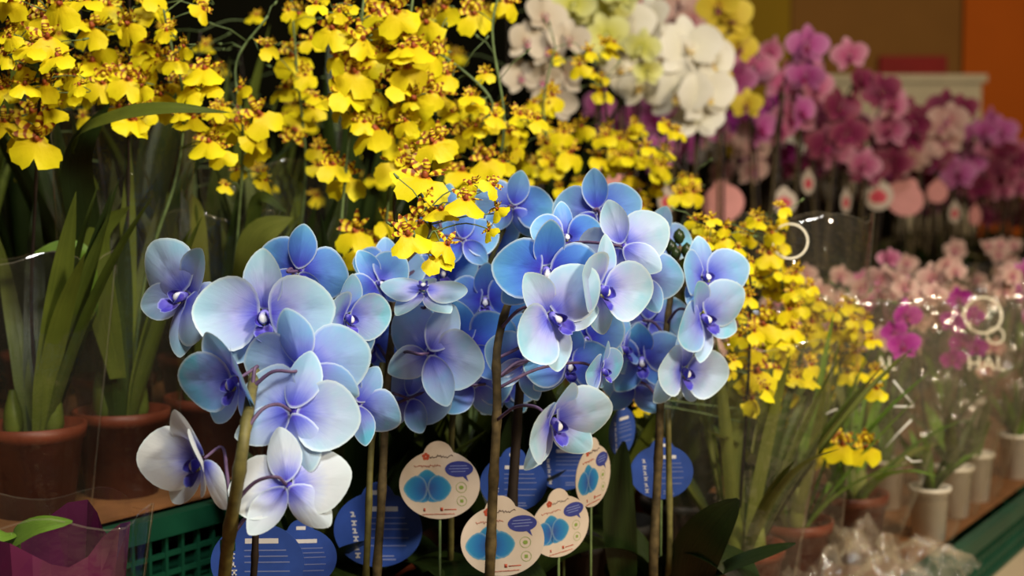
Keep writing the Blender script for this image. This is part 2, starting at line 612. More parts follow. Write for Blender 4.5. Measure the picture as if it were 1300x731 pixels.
def orient(pos, yaw, pitch, roll, sc):
    B = Matrix(((1, 0, 0, 0), (0, 0, -1, 0), (0, 1, 0, 0), (0, 0, 0, 1)))
    return (Matrix.Translation(pos) @ Matrix.Rotation(R(yaw), 4, 'Z') @ Matrix.Rotation(R(-pitch), 4, 'X') @ B @
            Matrix.Rotation(R(roll), 4, 'Z') @ Matrix.Scale(sc, 4))


def moth_flower(kit, plant, M, cup=8.0, color=None, rnd=random, split=True):
    inv = Matrix.Translation(-plant.location)
    if not split:
        o = obj('flower', rnd.choice(kit.joined), plant, inv @ M)
        return o
    f = obj('flower', kit.col, plant, inv @ M)
    lst = []
    for ang in (7, 173):
        lst.append(obj('petal', rnd.choice(kit.petals), f,
                       piece_M(ang + rnd.uniform(-6, 6), .003, .0015, cup + rnd.uniform(-8, 10), rnd.uniform(-10, 10))))
    for ang in (90, -47, -133):
        lst.append(obj('sepal', rnd.choice(kit.sepals), f,
                       piece_M(ang + rnd.uniform(-6, 6), .002, -.002, cup * .7 + rnd.uniform(-10, 8), rnd.uniform(-8, 8))))
    lst.append(obj('lip', kit.lip, f, Matrix()))
    if color:
        for o in lst:
            c = [min(1, max(0, x + rnd.uniform(-.12, .12))) for x in color]
            o.color = (*c, 1)
    return f


def stalk(fo, M, pts, r0, r1, sides, mat):
    Mi = M.inverted()
    V, Fc = [], []
    tube(V, Fc, pts, r0, r1, sides)
    return obj('pedicel', mesh('pedicel', [Mi @ v for v in V], Fc, mat), fo)


def leaf_mesh(name, pts, width, mat, fold=.25, prof=None, nrm=None, tipw=.0):
    """strap leaf along a spine"""
    P_ = catmull(pts, 5)
    n = len(P_)
    V, Fc, A = [], [], []
    up = Vector((0, 0, 1))
    for i, p in enumerate(P_):
        d = P_[min(i + 1, n - 1)] - P_[max(0, i - 1)]
        d.normalize()
        if nrm is not None:
            side = d.cross(nrm)
        else:
            side = d.cross(up)
        if side.length < .05: side = Vector((1, 0, 0))
        side.normalize()
        nn = side.cross(d).normalized()
        t = i / (n - 1)
        if prof:
            wv = width / 2 * prof(t)
        else:
            wv = width / 2 * (min(1, .55 + t * 2.0) * (1 - max(0, (t - .45) / .55) ** 2.2) + .02)
        for u in (-1, -.5, 0, .5, 1):
            V.append(p + side * (wv * u) + nn * (abs(u) * wv * fold))
            A.append((t, abs(u), u * .5 + .5))
    for i in range(n - 1):
        for k in range(4):
            Fc.append((i * 5 + k, i * 5 + k + 1, (i + 1) * 5 + k + 1, (i + 1) * 5 + k))
    return mesh(name, V, Fc, mat, A)


def strap_leaf(plant, base, az, length, width, lean, droop, mat, rnd, name='leaf'):
    dirv = Vector((math.cos(az), math.sin(az), 0))
    pts = []
    for k in range(5):
        t = k / 4
        pts.append(base + dirv * (length * lean * t * (1 + droop * t)) + Vector((0, 0, length * (t * math.sqrt(max(.05, 1 - lean * lean)) - droop * lean * t ** 2.2))))
    pts = [p - plant.location for p in pts]
    return obj(name, leaf_mesh(name, pts, width, mat, rnd.uniform(.15, .4)), plant)


def px_leaf(plant, pix, width, mat, nrm=(0, -1, .3), fold=.1, prof=None):
    pts = [P(*p) - plant.location for p in pix]
    return obj('leaf', leaf_mesh('leaf', pts, width, mat, fold, prof, Vector(nrm)), plant)


# ------------------------------------------------------------------ the setting
def struct(name, a, b, m, parent=None):
    V, Fc = [], []
    box(V, Fc, a, b)
    o = obj(name, mesh(name, V, Fc, m, smooth=False), parent)
    if parent is None:
        tag(o, kind='structure')
    return o


struct('floor', (-5, -2.5, -.05), (7, 7.4, 0), M_FLOOR)
wb = struct('wall_back', (-5, 7.0, 0), (7, 7.15, 3.4), M_WALLBR)
struct('wall_panel', (.2, 6.975, .0), (1.365, 7.0, 3.4), M_WALLOL, wb)
struct('wall_panel', (1.375, 6.985, .0), (2.205, 7.0, 3.4), M_WALLBR, wb)
struct('wall_panel', (2.215, 6.965, .0), (4.4, 7.0, 3.4), M_WALLOR, wb)
struct('wall_left', (-5.15, -2.5, 0), (-5, 7.15, 3.4), M_WALLBR)
o = struct('red_sign', (1.80, 6.945, 1.50), (2.13, 6.985, 1.60), M_RED)
del o['kind']
tag(o, 'small red sign board fixed on the brown back wall', 'sign')

ROTD = Matrix.Rotation(-DISP_ANG, 4, 'Z')      # local +y runs along the display, local +x towards the aisle


def disp_obj(name, me, s, p, z, parent=None):
    v = DP(s, p, z)
    return obj(name, me, parent, Matrix.Translation(v) @ ROTD)


S0, S1 = -.75, 5.25
tb = empty('display_table', DP(0, 0, 0))
tb.rotation_euler = (0, 0, -DISP_ANG)
V, Fc = [], []
box(V, Fc, (-.86, S0 - .05, Z_TABLE - .03), (.70, S1 + .05, Z_TABLE))
obj('table_top', mesh('table_top', V, Fc, M_TABLE, smooth=False), tb)
V, Fc = [], []
box(V, Fc, (-.84, S0, .08), (.62, S1, Z_TABLE - .03))
obj('skirt', mesh('skirt', V, Fc, M_TABLE, smooth=False), tb)
for sx in (-.76, .52):
    for sy in (S0 + .1, 1.1, 3.0, S1 - .1):
        V, Fc = [], []
        box(V, Fc, (sx - .03, sy - .03, 0), (sx + .03, sy + .03, .08))
        obj('leg', mesh('leg', V, Fc, M_STAKE, smooth=False), tb)
tag(tb, 'long low beige display table carrying the crates and orchids', 'table')

V, Fc = [], []
box(V, Fc, (-.96, S0, 0), (-.90, 3.45, 2.1))
box(V, Fc, (-.96, 3.46, 0), (-.90, S1, 1.06))
bb = disp_obj('shade_board', mesh('shade_board', V, Fc, M_DARKW, smooth=False), 0, 0, 0)  # board added so the gaps between plants read as deep shade
tag(bb, 'tall dark board added as deep shade behind the yellow and white orchids', 'board')

# cream cabinet before the back wall
cab = empty('cream_cabinet', (1.76, 6.72, 0))
V, Fc = [], []
box(V, Fc, (-.40, -.2, 0), (.40, .2, 1.44)); obj('cabinet_body', mesh('cabinet_body', V, Fc, M_CREAMBOX, smooth=False), cab)
V, Fc = [], []
box(V, Fc, (-.42, -.22, 1.44), (.42, .22, 1.475)); obj('cabinet_top', mesh('cabinet_top', V, Fc, M_CREAMBOX, smooth=False), cab)
tag(cab, 'cream cabinet standing before the brown wall behind the orchids', 'cabinet')


# ------------------------------------------------------------------ crates and sheets
def crate_meshes(a, b, h):
    """a across, b along, origin at centre bottom"""
    t = .006
    V, Fc = [], []
    for sx in (-1, 1):
        x0, x1 = sorted((sx * a / 2, sx * (a / 2 - .018)))
        box(V, Fc, (x0, -b / 2, h - .022), (x1, b / 2, h))
    for sy in (-1, 1):
        y0, y1 = sorted((sy * b / 2, sy * (b / 2 - .018)))
        box(V, Fc, (-a / 2 + .018, y0, h - .022), (a / 2 - .018, y1, h))
    rim = mesh('rim', V, Fc, M_CRATE, smooth=False)
    V, Fc = [], []
    box(V, Fc, (-a / 2 + .004, -b / 2 + .004, 0), (a / 2 - .004, b / 2 - .004, .006))
    bottom = mesh('crate_bottom', V, Fc, M_CRATE, smooth=False)

    def lattice(length):
        V, Fc = [], []
        n = int(length / .022)
        for i in range(n + 1):
            y = -length / 2 + .003 + (length - .006) * i / n
            wd = .009 if i in (0, n) else .0035
            box(V, Fc, (-t / 2, y - wd / 2, .006), (t / 2, y + wd / 2, h - .022))
        for z in (.022, .042):
            box(V, Fc, (-t / 2 + .001, -length / 2, z - .0025), (t / 2 - .001, length / 2, z + .0025))
        V2 = mesh('side_panel', V, Fc, M_CRATE, smooth=False)
        return V2
    return rim, bottom, lattice(b - .012), lattice(a - .012)


CRL = .598


def crate(s, p, z, wdt, kit, label, group):
    e = empty('plastic_crate', DP(s, p, z))
    e.rotation_euler = (0, 0, -DISP_ANG)
    rim, bot, la, lb = kit
    obj('rim', rim, e)
    obj('crate_bottom', bot, e)
    for sx in (-1, 1):
        obj('side_panel', la, e, Matrix.Translation((sx * (wdt / 2 - .008), 0, 0)))
    for sy in (-1, 1):
        obj('side_panel', lb, e, Matrix.Translation((0, sy * (CRL / 2 - .008), 0)) @ Matrix.Rotation(math.pi / 2, 4, 'Z'))
    tag(e, label, 'crate', group)
    return e


WB, WA = .53, .76
kitB = crate_meshes(WB, CRL, CR_H)
kitA = crate_meshes(WA, CRL, CR_H)


def sheet(s, p, z, wdt, label, group):
    V, Fc = [], []
    box(V, Fc, (-wdt / 2, -CRL / 2, 0), (wdt / 2, CRL / 2, SH_H))
    o = disp_obj('cardboard_sheet', mesh('cardboard_sheet', V, Fc, M_CARD, smooth=False), s, p, z)
    tag(o, label, 'cardboard', group)


for i in range(10):
    s = S0 + .3 + i * .6
    crate(s, WB / 2 + .003, Z_TABLE, WB, kitB, 'green plastic lattice crate in the low row beside the aisle', 'crates of the low front row')
    sheet(s, WB / 2 - .006, Z_TABLE + CR_H, WB - .045, 'brown cardboard sheet laid on a low row crate under the pots', 'cardboard sheets of the low row')
    for k in range(3):
        crate(s, -WA / 2 - .003, Z_TABLE + k * (CR_H + .003), WA, kitA, 
              'green plastic crate, %s of a rear stack of three' % ('bottom one', 'middle one', 'topmost')[k], 'crates of the high rear row')
    sheet(s, -WA / 2 - .01, Z_TABLE + 3 * CR_H + .006, WA - .045, 'brown cardboard sheet laid on the rear stack of crates', 'cardboard sheets of the rear row')


# ------------------------------------------------------------------ pots
def pot_kit(rt, rb, h, m, rimh=.012):
    V, Fc = lathe([(rb, 0), (rt - .003, h - rimh), (rt, h - rimh), (rt + .001, h), (rt - .003, h), (rt - .006, h - .02), (rb * .8, h - .03)], 22)
    pot = mesh('pot', V, Fc, m)
    V, Fc = [], []
    n = 14
    V.append(Vector((0, 0, h - .012)))
    for j, rr in enumerate((.5, .97)):
        for k in range(n):
            a = 2 * math.pi * k / n
            V.append(Vector((math.cos(a) * rt * rr * .95, math.sin(a) * rt * rr * .95, h - .016 + .006 * noise.noise(Vector((k * 1.3, j * 3.1, rt * 70))))))
    for k in range(n):
        k2 = (k + 1) % n
        Fc.append((0, 1 + k, 1 + k2))
        Fc.append((1 + k, 1 + n + k, 1 + n + k2, 1 + k2))
    return pot, mesh('bark_soil', V, Fc, M_SOIL), h


POT_T = pot_kit(.052, .038, .092, M_TERRA, .014)
POT_W = pot_kit(.030, .023, .078, M_WPOT, .006)
POT_B = pot_kit(.055, .042, .105, M_CPOT)
POT_P = pot_kit(.056, .042, .10, M_CPOT)


def put_pot(e, kit):
    obj('pot', kit[0], e)
    obj('soil', kit[1], e)


def nearest(poly, p, below=0.0):
    best, bi = 1e9, 0
    for i, q in enumerate(poly):
        d = (q - p).length + (0.0 if q.z <= p.z - below else (q.z - p.z + below) * 1.5)
        if d < best:
            best, bi = d, i
    return poly[bi]


# ------------------------------------------------------------------ blue moth orchids
BLUE = Moth('blue', M_BLUE, M_BLUELIP, M_BLUECOL, M_LIPYEL)


def moth_leaf_prof(t):
    return max(.02, math.sin(math.pi * min(1, (.08 + .92 * t)) ** .9)) ** .6


def blue_orchid(label, base_px, Y, stems, flowers, leaves=(), buds=()):
    b = base_at(base_px, Y, Z_LOW)
    e = empty('blue_orchid', b)
    tag(e, label, 'orchid', 'blue dyed orchids in the front row')
    put_pot(e, POT_B)
    polys = []
    for si, st in enumerate(stems):
        pts = [P(*q) for q in st['pts']]
        soil = b + Vector((random.uniform(-.02, .02), random.uniform(-.015, .015), POT_B[2] - .018))
        pts = [soil] + [p for p in pts if p.z > soil.z + .02]
        pl = catmull(pts, 7)
        if st.get('flowers', True): polys += pl
        V, Fc = [], []
        tube(V, Fc, [p - b for p in pl], st.get('r', .0032), st.get('r1', .0018), 8, True, .18)
        obj(st.get('name', 'stem'), mesh('stem', V, Fc, st.get('mat', M_STEMB)), e)
        if st.get('tie'):
            q = P(*st['tie']) - b
            V, Fc = [], []
            tube(V, Fc, [q + Vector((0, 0, -.004)), q + Vector((0, 0, .004))], .0062, .0062, 8)
            obj('tie_clip', mesh('tie_clip', V, Fc, M_CRATE), e)
    for fl in flowers:
        px, py, Yf, span, yaw, pitch, roll, col = fl[:8]
        cup = fl[8] if len(fl) > 8 else 8
        pos = P(px, py, Yf)
        sc = span * Yf / F / .10
        M = orient(pos, yaw, pitch, roll, sc)
        fo = moth_flower(BLUE, e, M, cup, col)
        nrm = (M.to_3x3() @ Vector((0, 0, 1))).normalized()
        back = pos - nrm * .004
        q = nearest(polys, back, .01)
        mid = back - nrm * .018 + Vector((0, 0, .003))
        stalk(fo, M, catmull([q, (q + mid) * .5 + Vector((0, 0, .006)), mid, back], 5), .0016, .0013, 6, M_PED)
    for (px, py, Yb, r_px) in buds:
        pos = P(px, py, Yb)
        r = r_px * Yb / F
        q = nearest(polys, pos)
        V, Fc = [], []
        tube(V, Fc, [q - pos, (q - pos) * .5 + Vector((0, 0, -.003)), Vector((0, 0, 0))], .0012, .0012, 6)
        VV, FF = lathe([(.001, -r * 1.25), (r * .6, -r), (r, -r * .1), (r * .75, r * .7), (r * .1, r * 1.3)], 10)
        bo = obj('bud', mesh('bud', [v for v in VV], FF, M_LEAFD), e, Matrix.Translation(pos - b))
        obj('pedicel', mesh('pedicel', V, Fc, M_PED), bo)
    for lf in leaves:
        px_leaf(e, lf[0], lf[1], lf[2], lf[3] if len(lf) > 3 else (0, -1, .3), .12, moth_leaf_prof)
    for k in range(3):
        az = random.uniform(0, 6.28)
        d = Vector((math.cos(az), math.sin(az), 0))
        p0 = Vector((0, 0, POT_B[2] - .02))
        pts = [p0, p0 + d * .05 + Vector((0, 0, .045)), p0 + d * .11 + Vector((0, 0, .05)), p0 + d * .16 + Vector((0, 0, .02))]
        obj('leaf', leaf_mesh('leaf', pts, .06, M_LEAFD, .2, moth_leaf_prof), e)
    return e


dp = (.95, .25, 0)      # deep blue
md = (.65, .5, .05)     # mid blue
cy = (.55, .9, .1)      # cyan blue
pl_ = (.05, .35, .05)   # pale lavender
wh = (.15, .35, .75)    # whitish
gr = (.85, .35, .0)

blue_orchid('blue orchid with whitish lower blooms standing nearest the terracotta pots', 272, 1.19,
            [dict(pts=[(275, 900, 1.18), (286, 720, 1.08), (302, 610, 1.015), (315, 525, 1.03), (330, 450, 1.13), (365, 370, 1.19), (400, 330, 1.21)],
                  r=.0058, r1=.0028, mat=M_STEM, tie=(289, 692, 1.065)),
             dict(pts=[(316, 900, 1.17), (321, 740, 1.16), (325, 665, 1.15)], r=.003, r1=.003, mat=M_STAKE, name='stake', flowers=False)],
            [(236, 376, 1.15, 158, -30, 12, -38, (.4, .5, .25), 26),
             (336, 398, 1.11, 172, 2, -6, 4, pl_, 4),
             (380, 343, 1.20, 125, 162, 8, 10, gr),
             (299, 482, 1.06, 152, -38, -12, 10, (.4, .8, .05), 28),
             (386, 466, 1.085, 164, 166, 10, -8, (.5, .6, .15), 6),
             (372, 522, 1.055, 168, 158, -14, 12, (.5, .9, .35)),
             (366, 616, 1.035, 156, 164, -20, -12, wh),
             (254, 584, 1.06, 158, -38, -10, 4, (.0, .2, .85), 28),
             (440, 402, 1.15, 118, 48, -4, -4, cy, 16),
             (455, 512, 1.18, 112, 150, 0, 30, cy),
             (480, 360, 1.24, 100, 35, 10, 30, gr),
             (420, 440, 1.17, 110, 20, -20, 10, dp)])

blue_orchid('blue orchid with a pale wide open bloom under the hanging yellow spray', 480, 1.33,
            [dict(pts=[(478, 900, 1.28), (480, 760, 1.27), (484, 640, 1.26), (491, 500, 1.27), (498, 420, 1.28), (505, 345, 1.30), (560, 290, 1.33)],
                  r=.0045, r1=.0026),
             dict(pts=[(462, 900, 1.26), (466, 700, 1.25), (472, 560, 1.26), (486, 460, 1.27)], r=.0032, r1=.0028, mat=M_STEM, name='stake', flowers=False)],
            [(538, 368, 1.22, 106, 0, 62, 0, pl_, 2),
             (546, 447, 1.22, 145, 158, 6, 24, (.2, .8, .25)),
             (596, 440, 1.27, 130, 158, 2, -20, dp),
             (588, 305, 1.34, 88, 168, 0, 0, gr, 2),
             (520, 505, 1.27, 112, 152, -8, 10, cy),
             (492, 345, 1.33, 96, 18, 16, 0, gr),
             (562, 272, 1.36, 84, 160, 10, 20, gr),
             (602, 488, 1.29, 108, -158, 0, 10, md),
             (470, 440, 1.3, 110, 10, 0, 0, dp), (512, 400, 1.34, 100, -12, 4, 20, dp), (560, 345, 1.36, 92, 20, 0, 10, gr), (556, 490, 1.33, 100, 14, -10, 30, dp)])

blue_orchid('slender stemmed blue orchid between two cream tags with grey blue backs', 572, 1.42,
            [dict(pts=[(570, 900, 1.37), (572, 700, 1.36), (574, 540, 1.36), (590, 430, 1.36), (615, 350, 1.36), (640, 290, 1.36)], r=.0034, r1=.0022, mat=M_STEM)],
            [(616, 380, 1.33, 108, 2, -8, 0, dp, 14),
             (652, 262, 1.34, 98, 170, 6, 10, gr),
             (560, 400, 1.36, 110, 15, 0, 10, dp),
             (618, 300, 1.37, 90, 165, 0, -20, gr),
             (540, 330, 1.37, 90, 15, 0, 40, gr),
             (650, 445, 1.32, 100, -155, 0, 10, dp), (600, 345, 1.38, 90, -16, 8, 10, dp), (640, 490, 1.36, 96, 10, -8, 0, dp), (690, 430, 1.34, 100, 12, 0, 20, dp)])

blue_orchid('deep blue orchid whose dark stem crosses a white round tag', 630, 1.30,
            [dict(pts=[(618, 900, 1.235), (621, 740, 1.22), (626, 620, 1.205), (631, 520, 1.20), (633, 430, 1.205), (665, 345, 1.23), (725, 300, 1.26), (770, 280, 1.28)],
                  r=.005, r1=.0024),
             dict(pts=[(642, 900, 1.30), (648, 700, 1.29), (655, 560, 1.28), (662, 470, 1.27)], r=.0055, r1=.004, mat=M_STAKE, name='stake', flowers=False)],
            [(693, 342, 1.19, 140, 10, -14, -6, (1, .15, 0), 14),
             (700, 400, 1.15, 150, 34, -8, 46, (.0, .65, .1), 22),
             (718, 300, 1.25, 92, 15, 10, 0, dp),
             (763, 366, 1.18, 142, 46, -6, -16, (.15, .8, .15), 12),
             (757, 268, 1.28, 112, 172, 4, 0, gr),
             (812, 350, 1.26, 108, 152, 0, 10, md),
             (702, 534, 1.11, 150, 38, -14, 10, (.15, .9, .25), 32),
             (722, 462, 1.23, 112, 12, -6, 0, (.9, .3, 0)),
             (667, 458, 1.24, 110, -152, 0, 20, md),
             (764, 470, 1.20, 84, 62, -6, 10, cy),
             (790, 312, 1.22, 122, 158, 4, -20, (.2, .6, .35)), (745, 430, 1.27, 104, -10, -8, 20, dp), (735, 320, 1.29, 100, 10, 0, 30, dp)])

blue_orchid('blue orchid with dark buds at its tip beside the small yellow sprays', 838, 1.46,
            [dict(pts=[(826, 900, 1.385), (830, 740, 1.38), (835, 600, 1.37), (840, 480, 1.375), (846, 420, 1.38), (855, 350, 1.385), (864, 312, 1.385)],
                  r=.0052, r1=.0022),
             dict(pts=[(846, 900, 1.39), (850, 700, 1.385), (848, 520, 1.38)], r=.003, r1=.003, mat=M_STEM, name='stake', flowers=False)],
            [(895, 352, 1.35, 108, 18, 20, 6, md, 42),
             (892, 402, 1.32, 122, 38, -6, 26, (.35, .8, .1), 24),
             (868, 470, 1.33, 118, 34, -10, -10, (.3, .9, .3), 14),
             (824, 408, 1.40, 104, 160, 0, 0, cy),
             (815, 455, 1.37, 112, -4, -20, 6, (.9, .5, .05), 14),
             (832, 302, 1.41, 90, 168, 2, 20, cy),
             (790, 442, 1.35, 92, 58, -4, 0, cy),
             (806, 488, 1.40, 92, 170, -10, 0, md)],
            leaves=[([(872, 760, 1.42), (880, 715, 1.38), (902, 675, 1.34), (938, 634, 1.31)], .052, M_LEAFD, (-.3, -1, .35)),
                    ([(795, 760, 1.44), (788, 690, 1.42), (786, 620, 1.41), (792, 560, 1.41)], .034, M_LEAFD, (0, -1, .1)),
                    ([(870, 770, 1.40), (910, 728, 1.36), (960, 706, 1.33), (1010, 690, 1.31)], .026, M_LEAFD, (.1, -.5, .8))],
            buds=[(862, 300, 1.385, 8), (852, 314, 1.38, 8), (872, 318, 1.385, 8), (858, 322, 1.37, 7)])


# ------------------------------------------------------------------ round tags on sticks
def outline_tag(r):
    pts = []
    br, bc = .37 * r, .72 * r
    for i in range(72):
        a = 2 * math.pi * i / 72 + math.pi / 2
        d = Vector((math.cos(a), math.sin(a)))
        k = r / math.sqrt(d.x ** 2 + (d.y / .86) ** 2)
        # ray against the neck circle
        cy_ = bc
        bq = d.y * cy_
        disc = bq * bq - (cy_ * cy_ - br * br)
        if disc > 0:
            k = max(k, bq + math.sqrt(disc))
        pts.append(d * k)
    return pts


def flat_poly(pts, z0, z1):
    n = len(pts)
    V = [Vector((p[0], p[1], z0)) for p in pts] + [Vector((p[0], p[1], z1)) for p in pts]
    Fc = [tuple(range(n))[::-1], tuple(range(n, 2 * n))]
    for k in range(n):
        k2 = (k + 1) % n
        Fc.append((k, k2, n + k2, n + k))
    return V, Fc


def ell(cx, cy_, rx, ry, n=24, tail=None):
    out = []
    for i in range(n):
        a = 2 * math.pi * i / n
        out.append((cx + rx * math.cos(a), cy_ + ry * math.sin(a)))
    if tail:
        out.insert(tail[0], tail[1])
    return out


def quads(rects, z0, z1):
    V, Fc = [], []
    for (x0, y0, x1, y1) in rects:
        box(V, Fc, (x0, y0, z0), (x1, y1, z1))
    return V, Fc


def ring(cx, cy_, r, wd, z0, n=24):
    V, Fc = [], []
    for i in range(n):
        a = 2 * math.pi * i / n
        for rr in (r - wd / 2, r + wd / 2):
            V.append(Vector((cx + rr * math.cos(a), cy_ + rr * math.sin(a), z0)))
    for i in range(n):
        j = (i + 1) % n
        Fc.append((2 * i, 2 * j, 2 * j + 1, 2 * i + 1)[::-1])
    return V, Fc


TR = .036     # nominal tag radius


def scribble(x0, x1, y, amp, rr, wd):
    V, Fc = [], []
    pts = []
    n = int((x1 - x0) / (amp * .55))
    for i in range(n + 1):
        pts.append(Vector((x0 + (x1 - x0) * i / n, y + amp * (rr.uniform(-.5, .5) if i % 2 else rr.uniform(.0, 1.0)), .0006)))
    tube(V, Fc, pts, wd, wd, 4)
    return V, Fc


def tag_kit_front(mbase, mback, mp, simple=False):
    r = TR
    V, Fc = flat_poly(outline_tag(r), -.0004, .0004)
    K = [('card', mesh('card', V, Fc, mbase, smooth=False))]
    V, Fc = flat_poly(outline_tag(r * .995), -.00052, -.0004)
    K.append(('card_back', mesh('card_back', V, Fc, mback, smooth=False)))
    prt = []
    pm = petal_mesh('x', .5 * r, .56 * r, mp, .8, .6, 0, 0, 0, 2, 0, 0, 16, (.4, .75, 1.0))
    cx, cyy = (-.30 * r, -.10 * r) if not simple else (0, -.1 * r)
    s = 1.2 if not simple else 1.25
    for ang, k in ((90, .82), (2, 1.0), (178, 1.0), (-38, .72), (218, .72)):
        prt.append((pm, Matrix.Translation((cx, cyy, .0005 + .00002 * k)) @ Matrix.Rotation(R(ang - 90), 4, 'Z') @ Matrix.Scale(s * k, 4), 0))
    K.append(('printed_flower', merge(prt, 'printed_flower', [mp])))
    if simple:
        return K
    V, Fc = flat_poly(ell(.50 * r, .38 * r, .35 * r, .20 * r, 24, (20, (.72 * r, .06 * r))), .0004, .0006)
    K.append(('speech_bubble', mesh('speech_bubble', V, Fc, M_INKB, smooth=False)))
    rr = random.Random(4)
    V, Fc = [], []
    for (x0, x1, y) in ((.28, .70, .46), (.25, .74, .39), (.30, .66, .32)):
        box(V, Fc, (x0 * r, y * r - .0003, .0006), (x1 * r, y * r + .0003, .0007))
    K.append(('bubble_lettering', mesh('bubble_lettering', V, Fc, M_INKL, smooth=False)))
    V, Fc = scribble(-.22 * r, .36 * r, .69 * r, .0022, rr, .00035)
    K.append(('script_lettering', mesh('script_lettering', V, Fc, M_INKD)))
    V, Fc = scribble(-.60 * r, .05 * r, .46 * r, .0018, rr, .00028)
    V2, F2 = scribble(-.45 * r, .35 * r, -.74 * r, .0006, rr, .0003)
    b = len(V); V += V2; Fc += [tuple(b + i for i in f) for f in F2]
    V2, F2 = quads([(-.42 * r, -.66 * r, -.37 * r, -.58 * r), (.0, -.66 * r, .07 * r, -.57 * r), (.1 * r, -.64 * r, .4 * r, -.615 * r)], .0004, .0006)
    b = len(V); V += V2; Fc += [tuple(b + i for i in f) for f in F2]
    K.append(('red_lettering', mesh('red_lettering', V, Fc, M_INKR)))
    # little flower emblem before the script
    V, Fc = [], []
    for k in range(5):
        a = R(90 + 72 * k)
        v2, f2 = flat_poly(ell(-.31 * r + .055 * r * math.cos(a), .71 * r + .055 * r * math.sin(a), .045 * r, .045 * r, 8), .0004, .0006)
        b = len(V); V += v2; Fc += [tuple(b + i for i in f) for f in f2]
    K.append(('flower_emblem', mesh('flower_emblem', V, Fc, M_INKR, smooth=False)))
    V, Fc = ring(.54 * r, -.08 * r, .13 * r, .0004, .0006)
    for (vv, ff) in (flat_poly(ell(.54 * r, -.08 * r, .06 * r, .05 * r, 10), .0004, .0006), ring(.54 * r, -.42 * r, .12 * r, .0004, .0006),
                     quads([(.50 * r, -.46 * r, .58 * r, -.38 * r)], .0004, .0006)):
        b = len(V); V += vv; Fc += [tuple(b + i for i in f) for f in ff]
    K.append(('green_symbols', mesh('green_symbols', V, Fc, M_INKG, smooth=False)))
    return K


def tag_kit_back():
    r = TR
    V, Fc = flat_poly(outline_tag(r), -.0004, .0004)
    K = [('card', mesh('card', V, Fc, M_TAGB, smooth=False))]
    V, Fc = quads([(-.12 * r, .80 * r, .14 * r, .90 * r), (-.26 * r, .42 * r, .45 * r, .53 * r)], .0004, .0006)
    K.append(('white_bars', mesh('white_bars', V, Fc, M_INKW, smooth=False)))
    V, Fc = quads([(-.28 * r, y * r, (.72 - abs(y + .1) * .3) * r, (y + .022) * r) for y in (.26, .13, .0, -.2, -.38)], .0004, .0006)
    v2, f2 = quads([(.05 * r, -.62 * r, .36 * r, -.59 * r), (.05 * r, -.70 * r, .40 * r, -.67 * r)], .0004, .0006)
    b = len(V); V += v2; Fc += [tuple(b + i for i in f) for f in f2]
    K.append(('text_lines', mesh('text_lines', V, Fc, M_INKL, smooth=False)))
    V, Fc = [], []
    for i, y in enumerate((.34, .14, -.04, -.22, -.42, -.60)):
        x = -.56 + .02 * i
        v2, f2 = quads([((x - .05) * r, (y - .05) * r, (x + .05) * r, (y - .02) * r), ((x - .02) * r, (y - .05) * r, (x + .02) * r, (y + .06) * r),
                        ((x - .06) * r, (y + .04) * r, (x + (.06 if i % 2 else 0)) * r, (y + .07) * r)], .0004, .0006)
        b = len(V); V += v2; Fc += [tuple(b + i2 for i2 in f) for f in f2]
    K.append(('care_symbols', mesh('care_symbols', V, Fc, M_INKW, smooth=False)))
    return K


KF, KB = tag_kit_front(M_TAGW, M_TAGB, M_PRINT), tag_kit_back()


def plant_tag(kit, px, py, Y, r_px, yaw, label, roll=0, zfoot=Z_LOW + .09, group='round plant tags on sticks', pitch=0, stickm=M_TWIG, name='plant_tag'):
    c = P(px, py, Y)
    sc = r_px * Y / F / TR
    foot = Vector((c.x, c.y, zfoot))
    e = empty(name, foot)
    M = Matrix.Translation(-foot) @ orient(c, yaw, pitch, roll, sc)
    for nm, me in kit:
        obj(nm, me, e, M)
    V, Fc = [], []
    nrm = (M.to_3x3() @ Vector((0, 0, 1))).normalized()
    off = -nrm * .0022
    top = c - foot + off + Vector((0, 0, TR * sc * .5))
    tube(V, Fc, [off * 1.0, top], .0014, .0012, 6)
    obj('stick', mesh('stick', V, Fc, stickm), e)
    tag(e, label, 'plant tag', group)
    return e


plant_tag(KF, 558, 615, 1.30, 52, -3, 'cream round tag with blue flower print, fully in view', 2)
plant_tag(KF, 638, 686, 1.255, 54, 2, 'cream round tag crossed by the dark stem of the deep blue orchid', 4)
plant_tag(KF, 711, 668, 1.29, 46, 34, 'cream round tag half hidden behind another cream tag', 6)
plant_tag(KF, 753, 604, 1.33, 46, 58, 'cream round tag turned almost edge on beneath the pale blue bloom', 3)
plant_tag(KB, 480, 672, 1.345, 57, 0, 'blue back of a round tag crossed by two brown stems', 0)
plant_tag(KB, 327, 714, 1.215, 60, 2, 'blue back of a round tag below the whitish blooms', 0)
plant_tag(KB, 382, 708, 1.25, 46, 6, 'blue round tag mostly hidden behind the largest blue tag', 0)
plant_tag(KB, 652, 613, 1.345, 43, 0, 'blue round tag behind the dark stake of the deep blue orchid', 0)
plant_tag(KB, 840, 599, 1.43, 41, 4, 'blue round tag on the stem of the orchid with dark buds', 0)
plant_tag(KB, 790, 548, 1.46, 36, 58, 'narrow blue tag turned edge on above a dark leaf', 0)
plant_tag(KB, 716, 590, 1.43, 38, 0, 'blue round tag deep in shade behind the cream tags', 0)


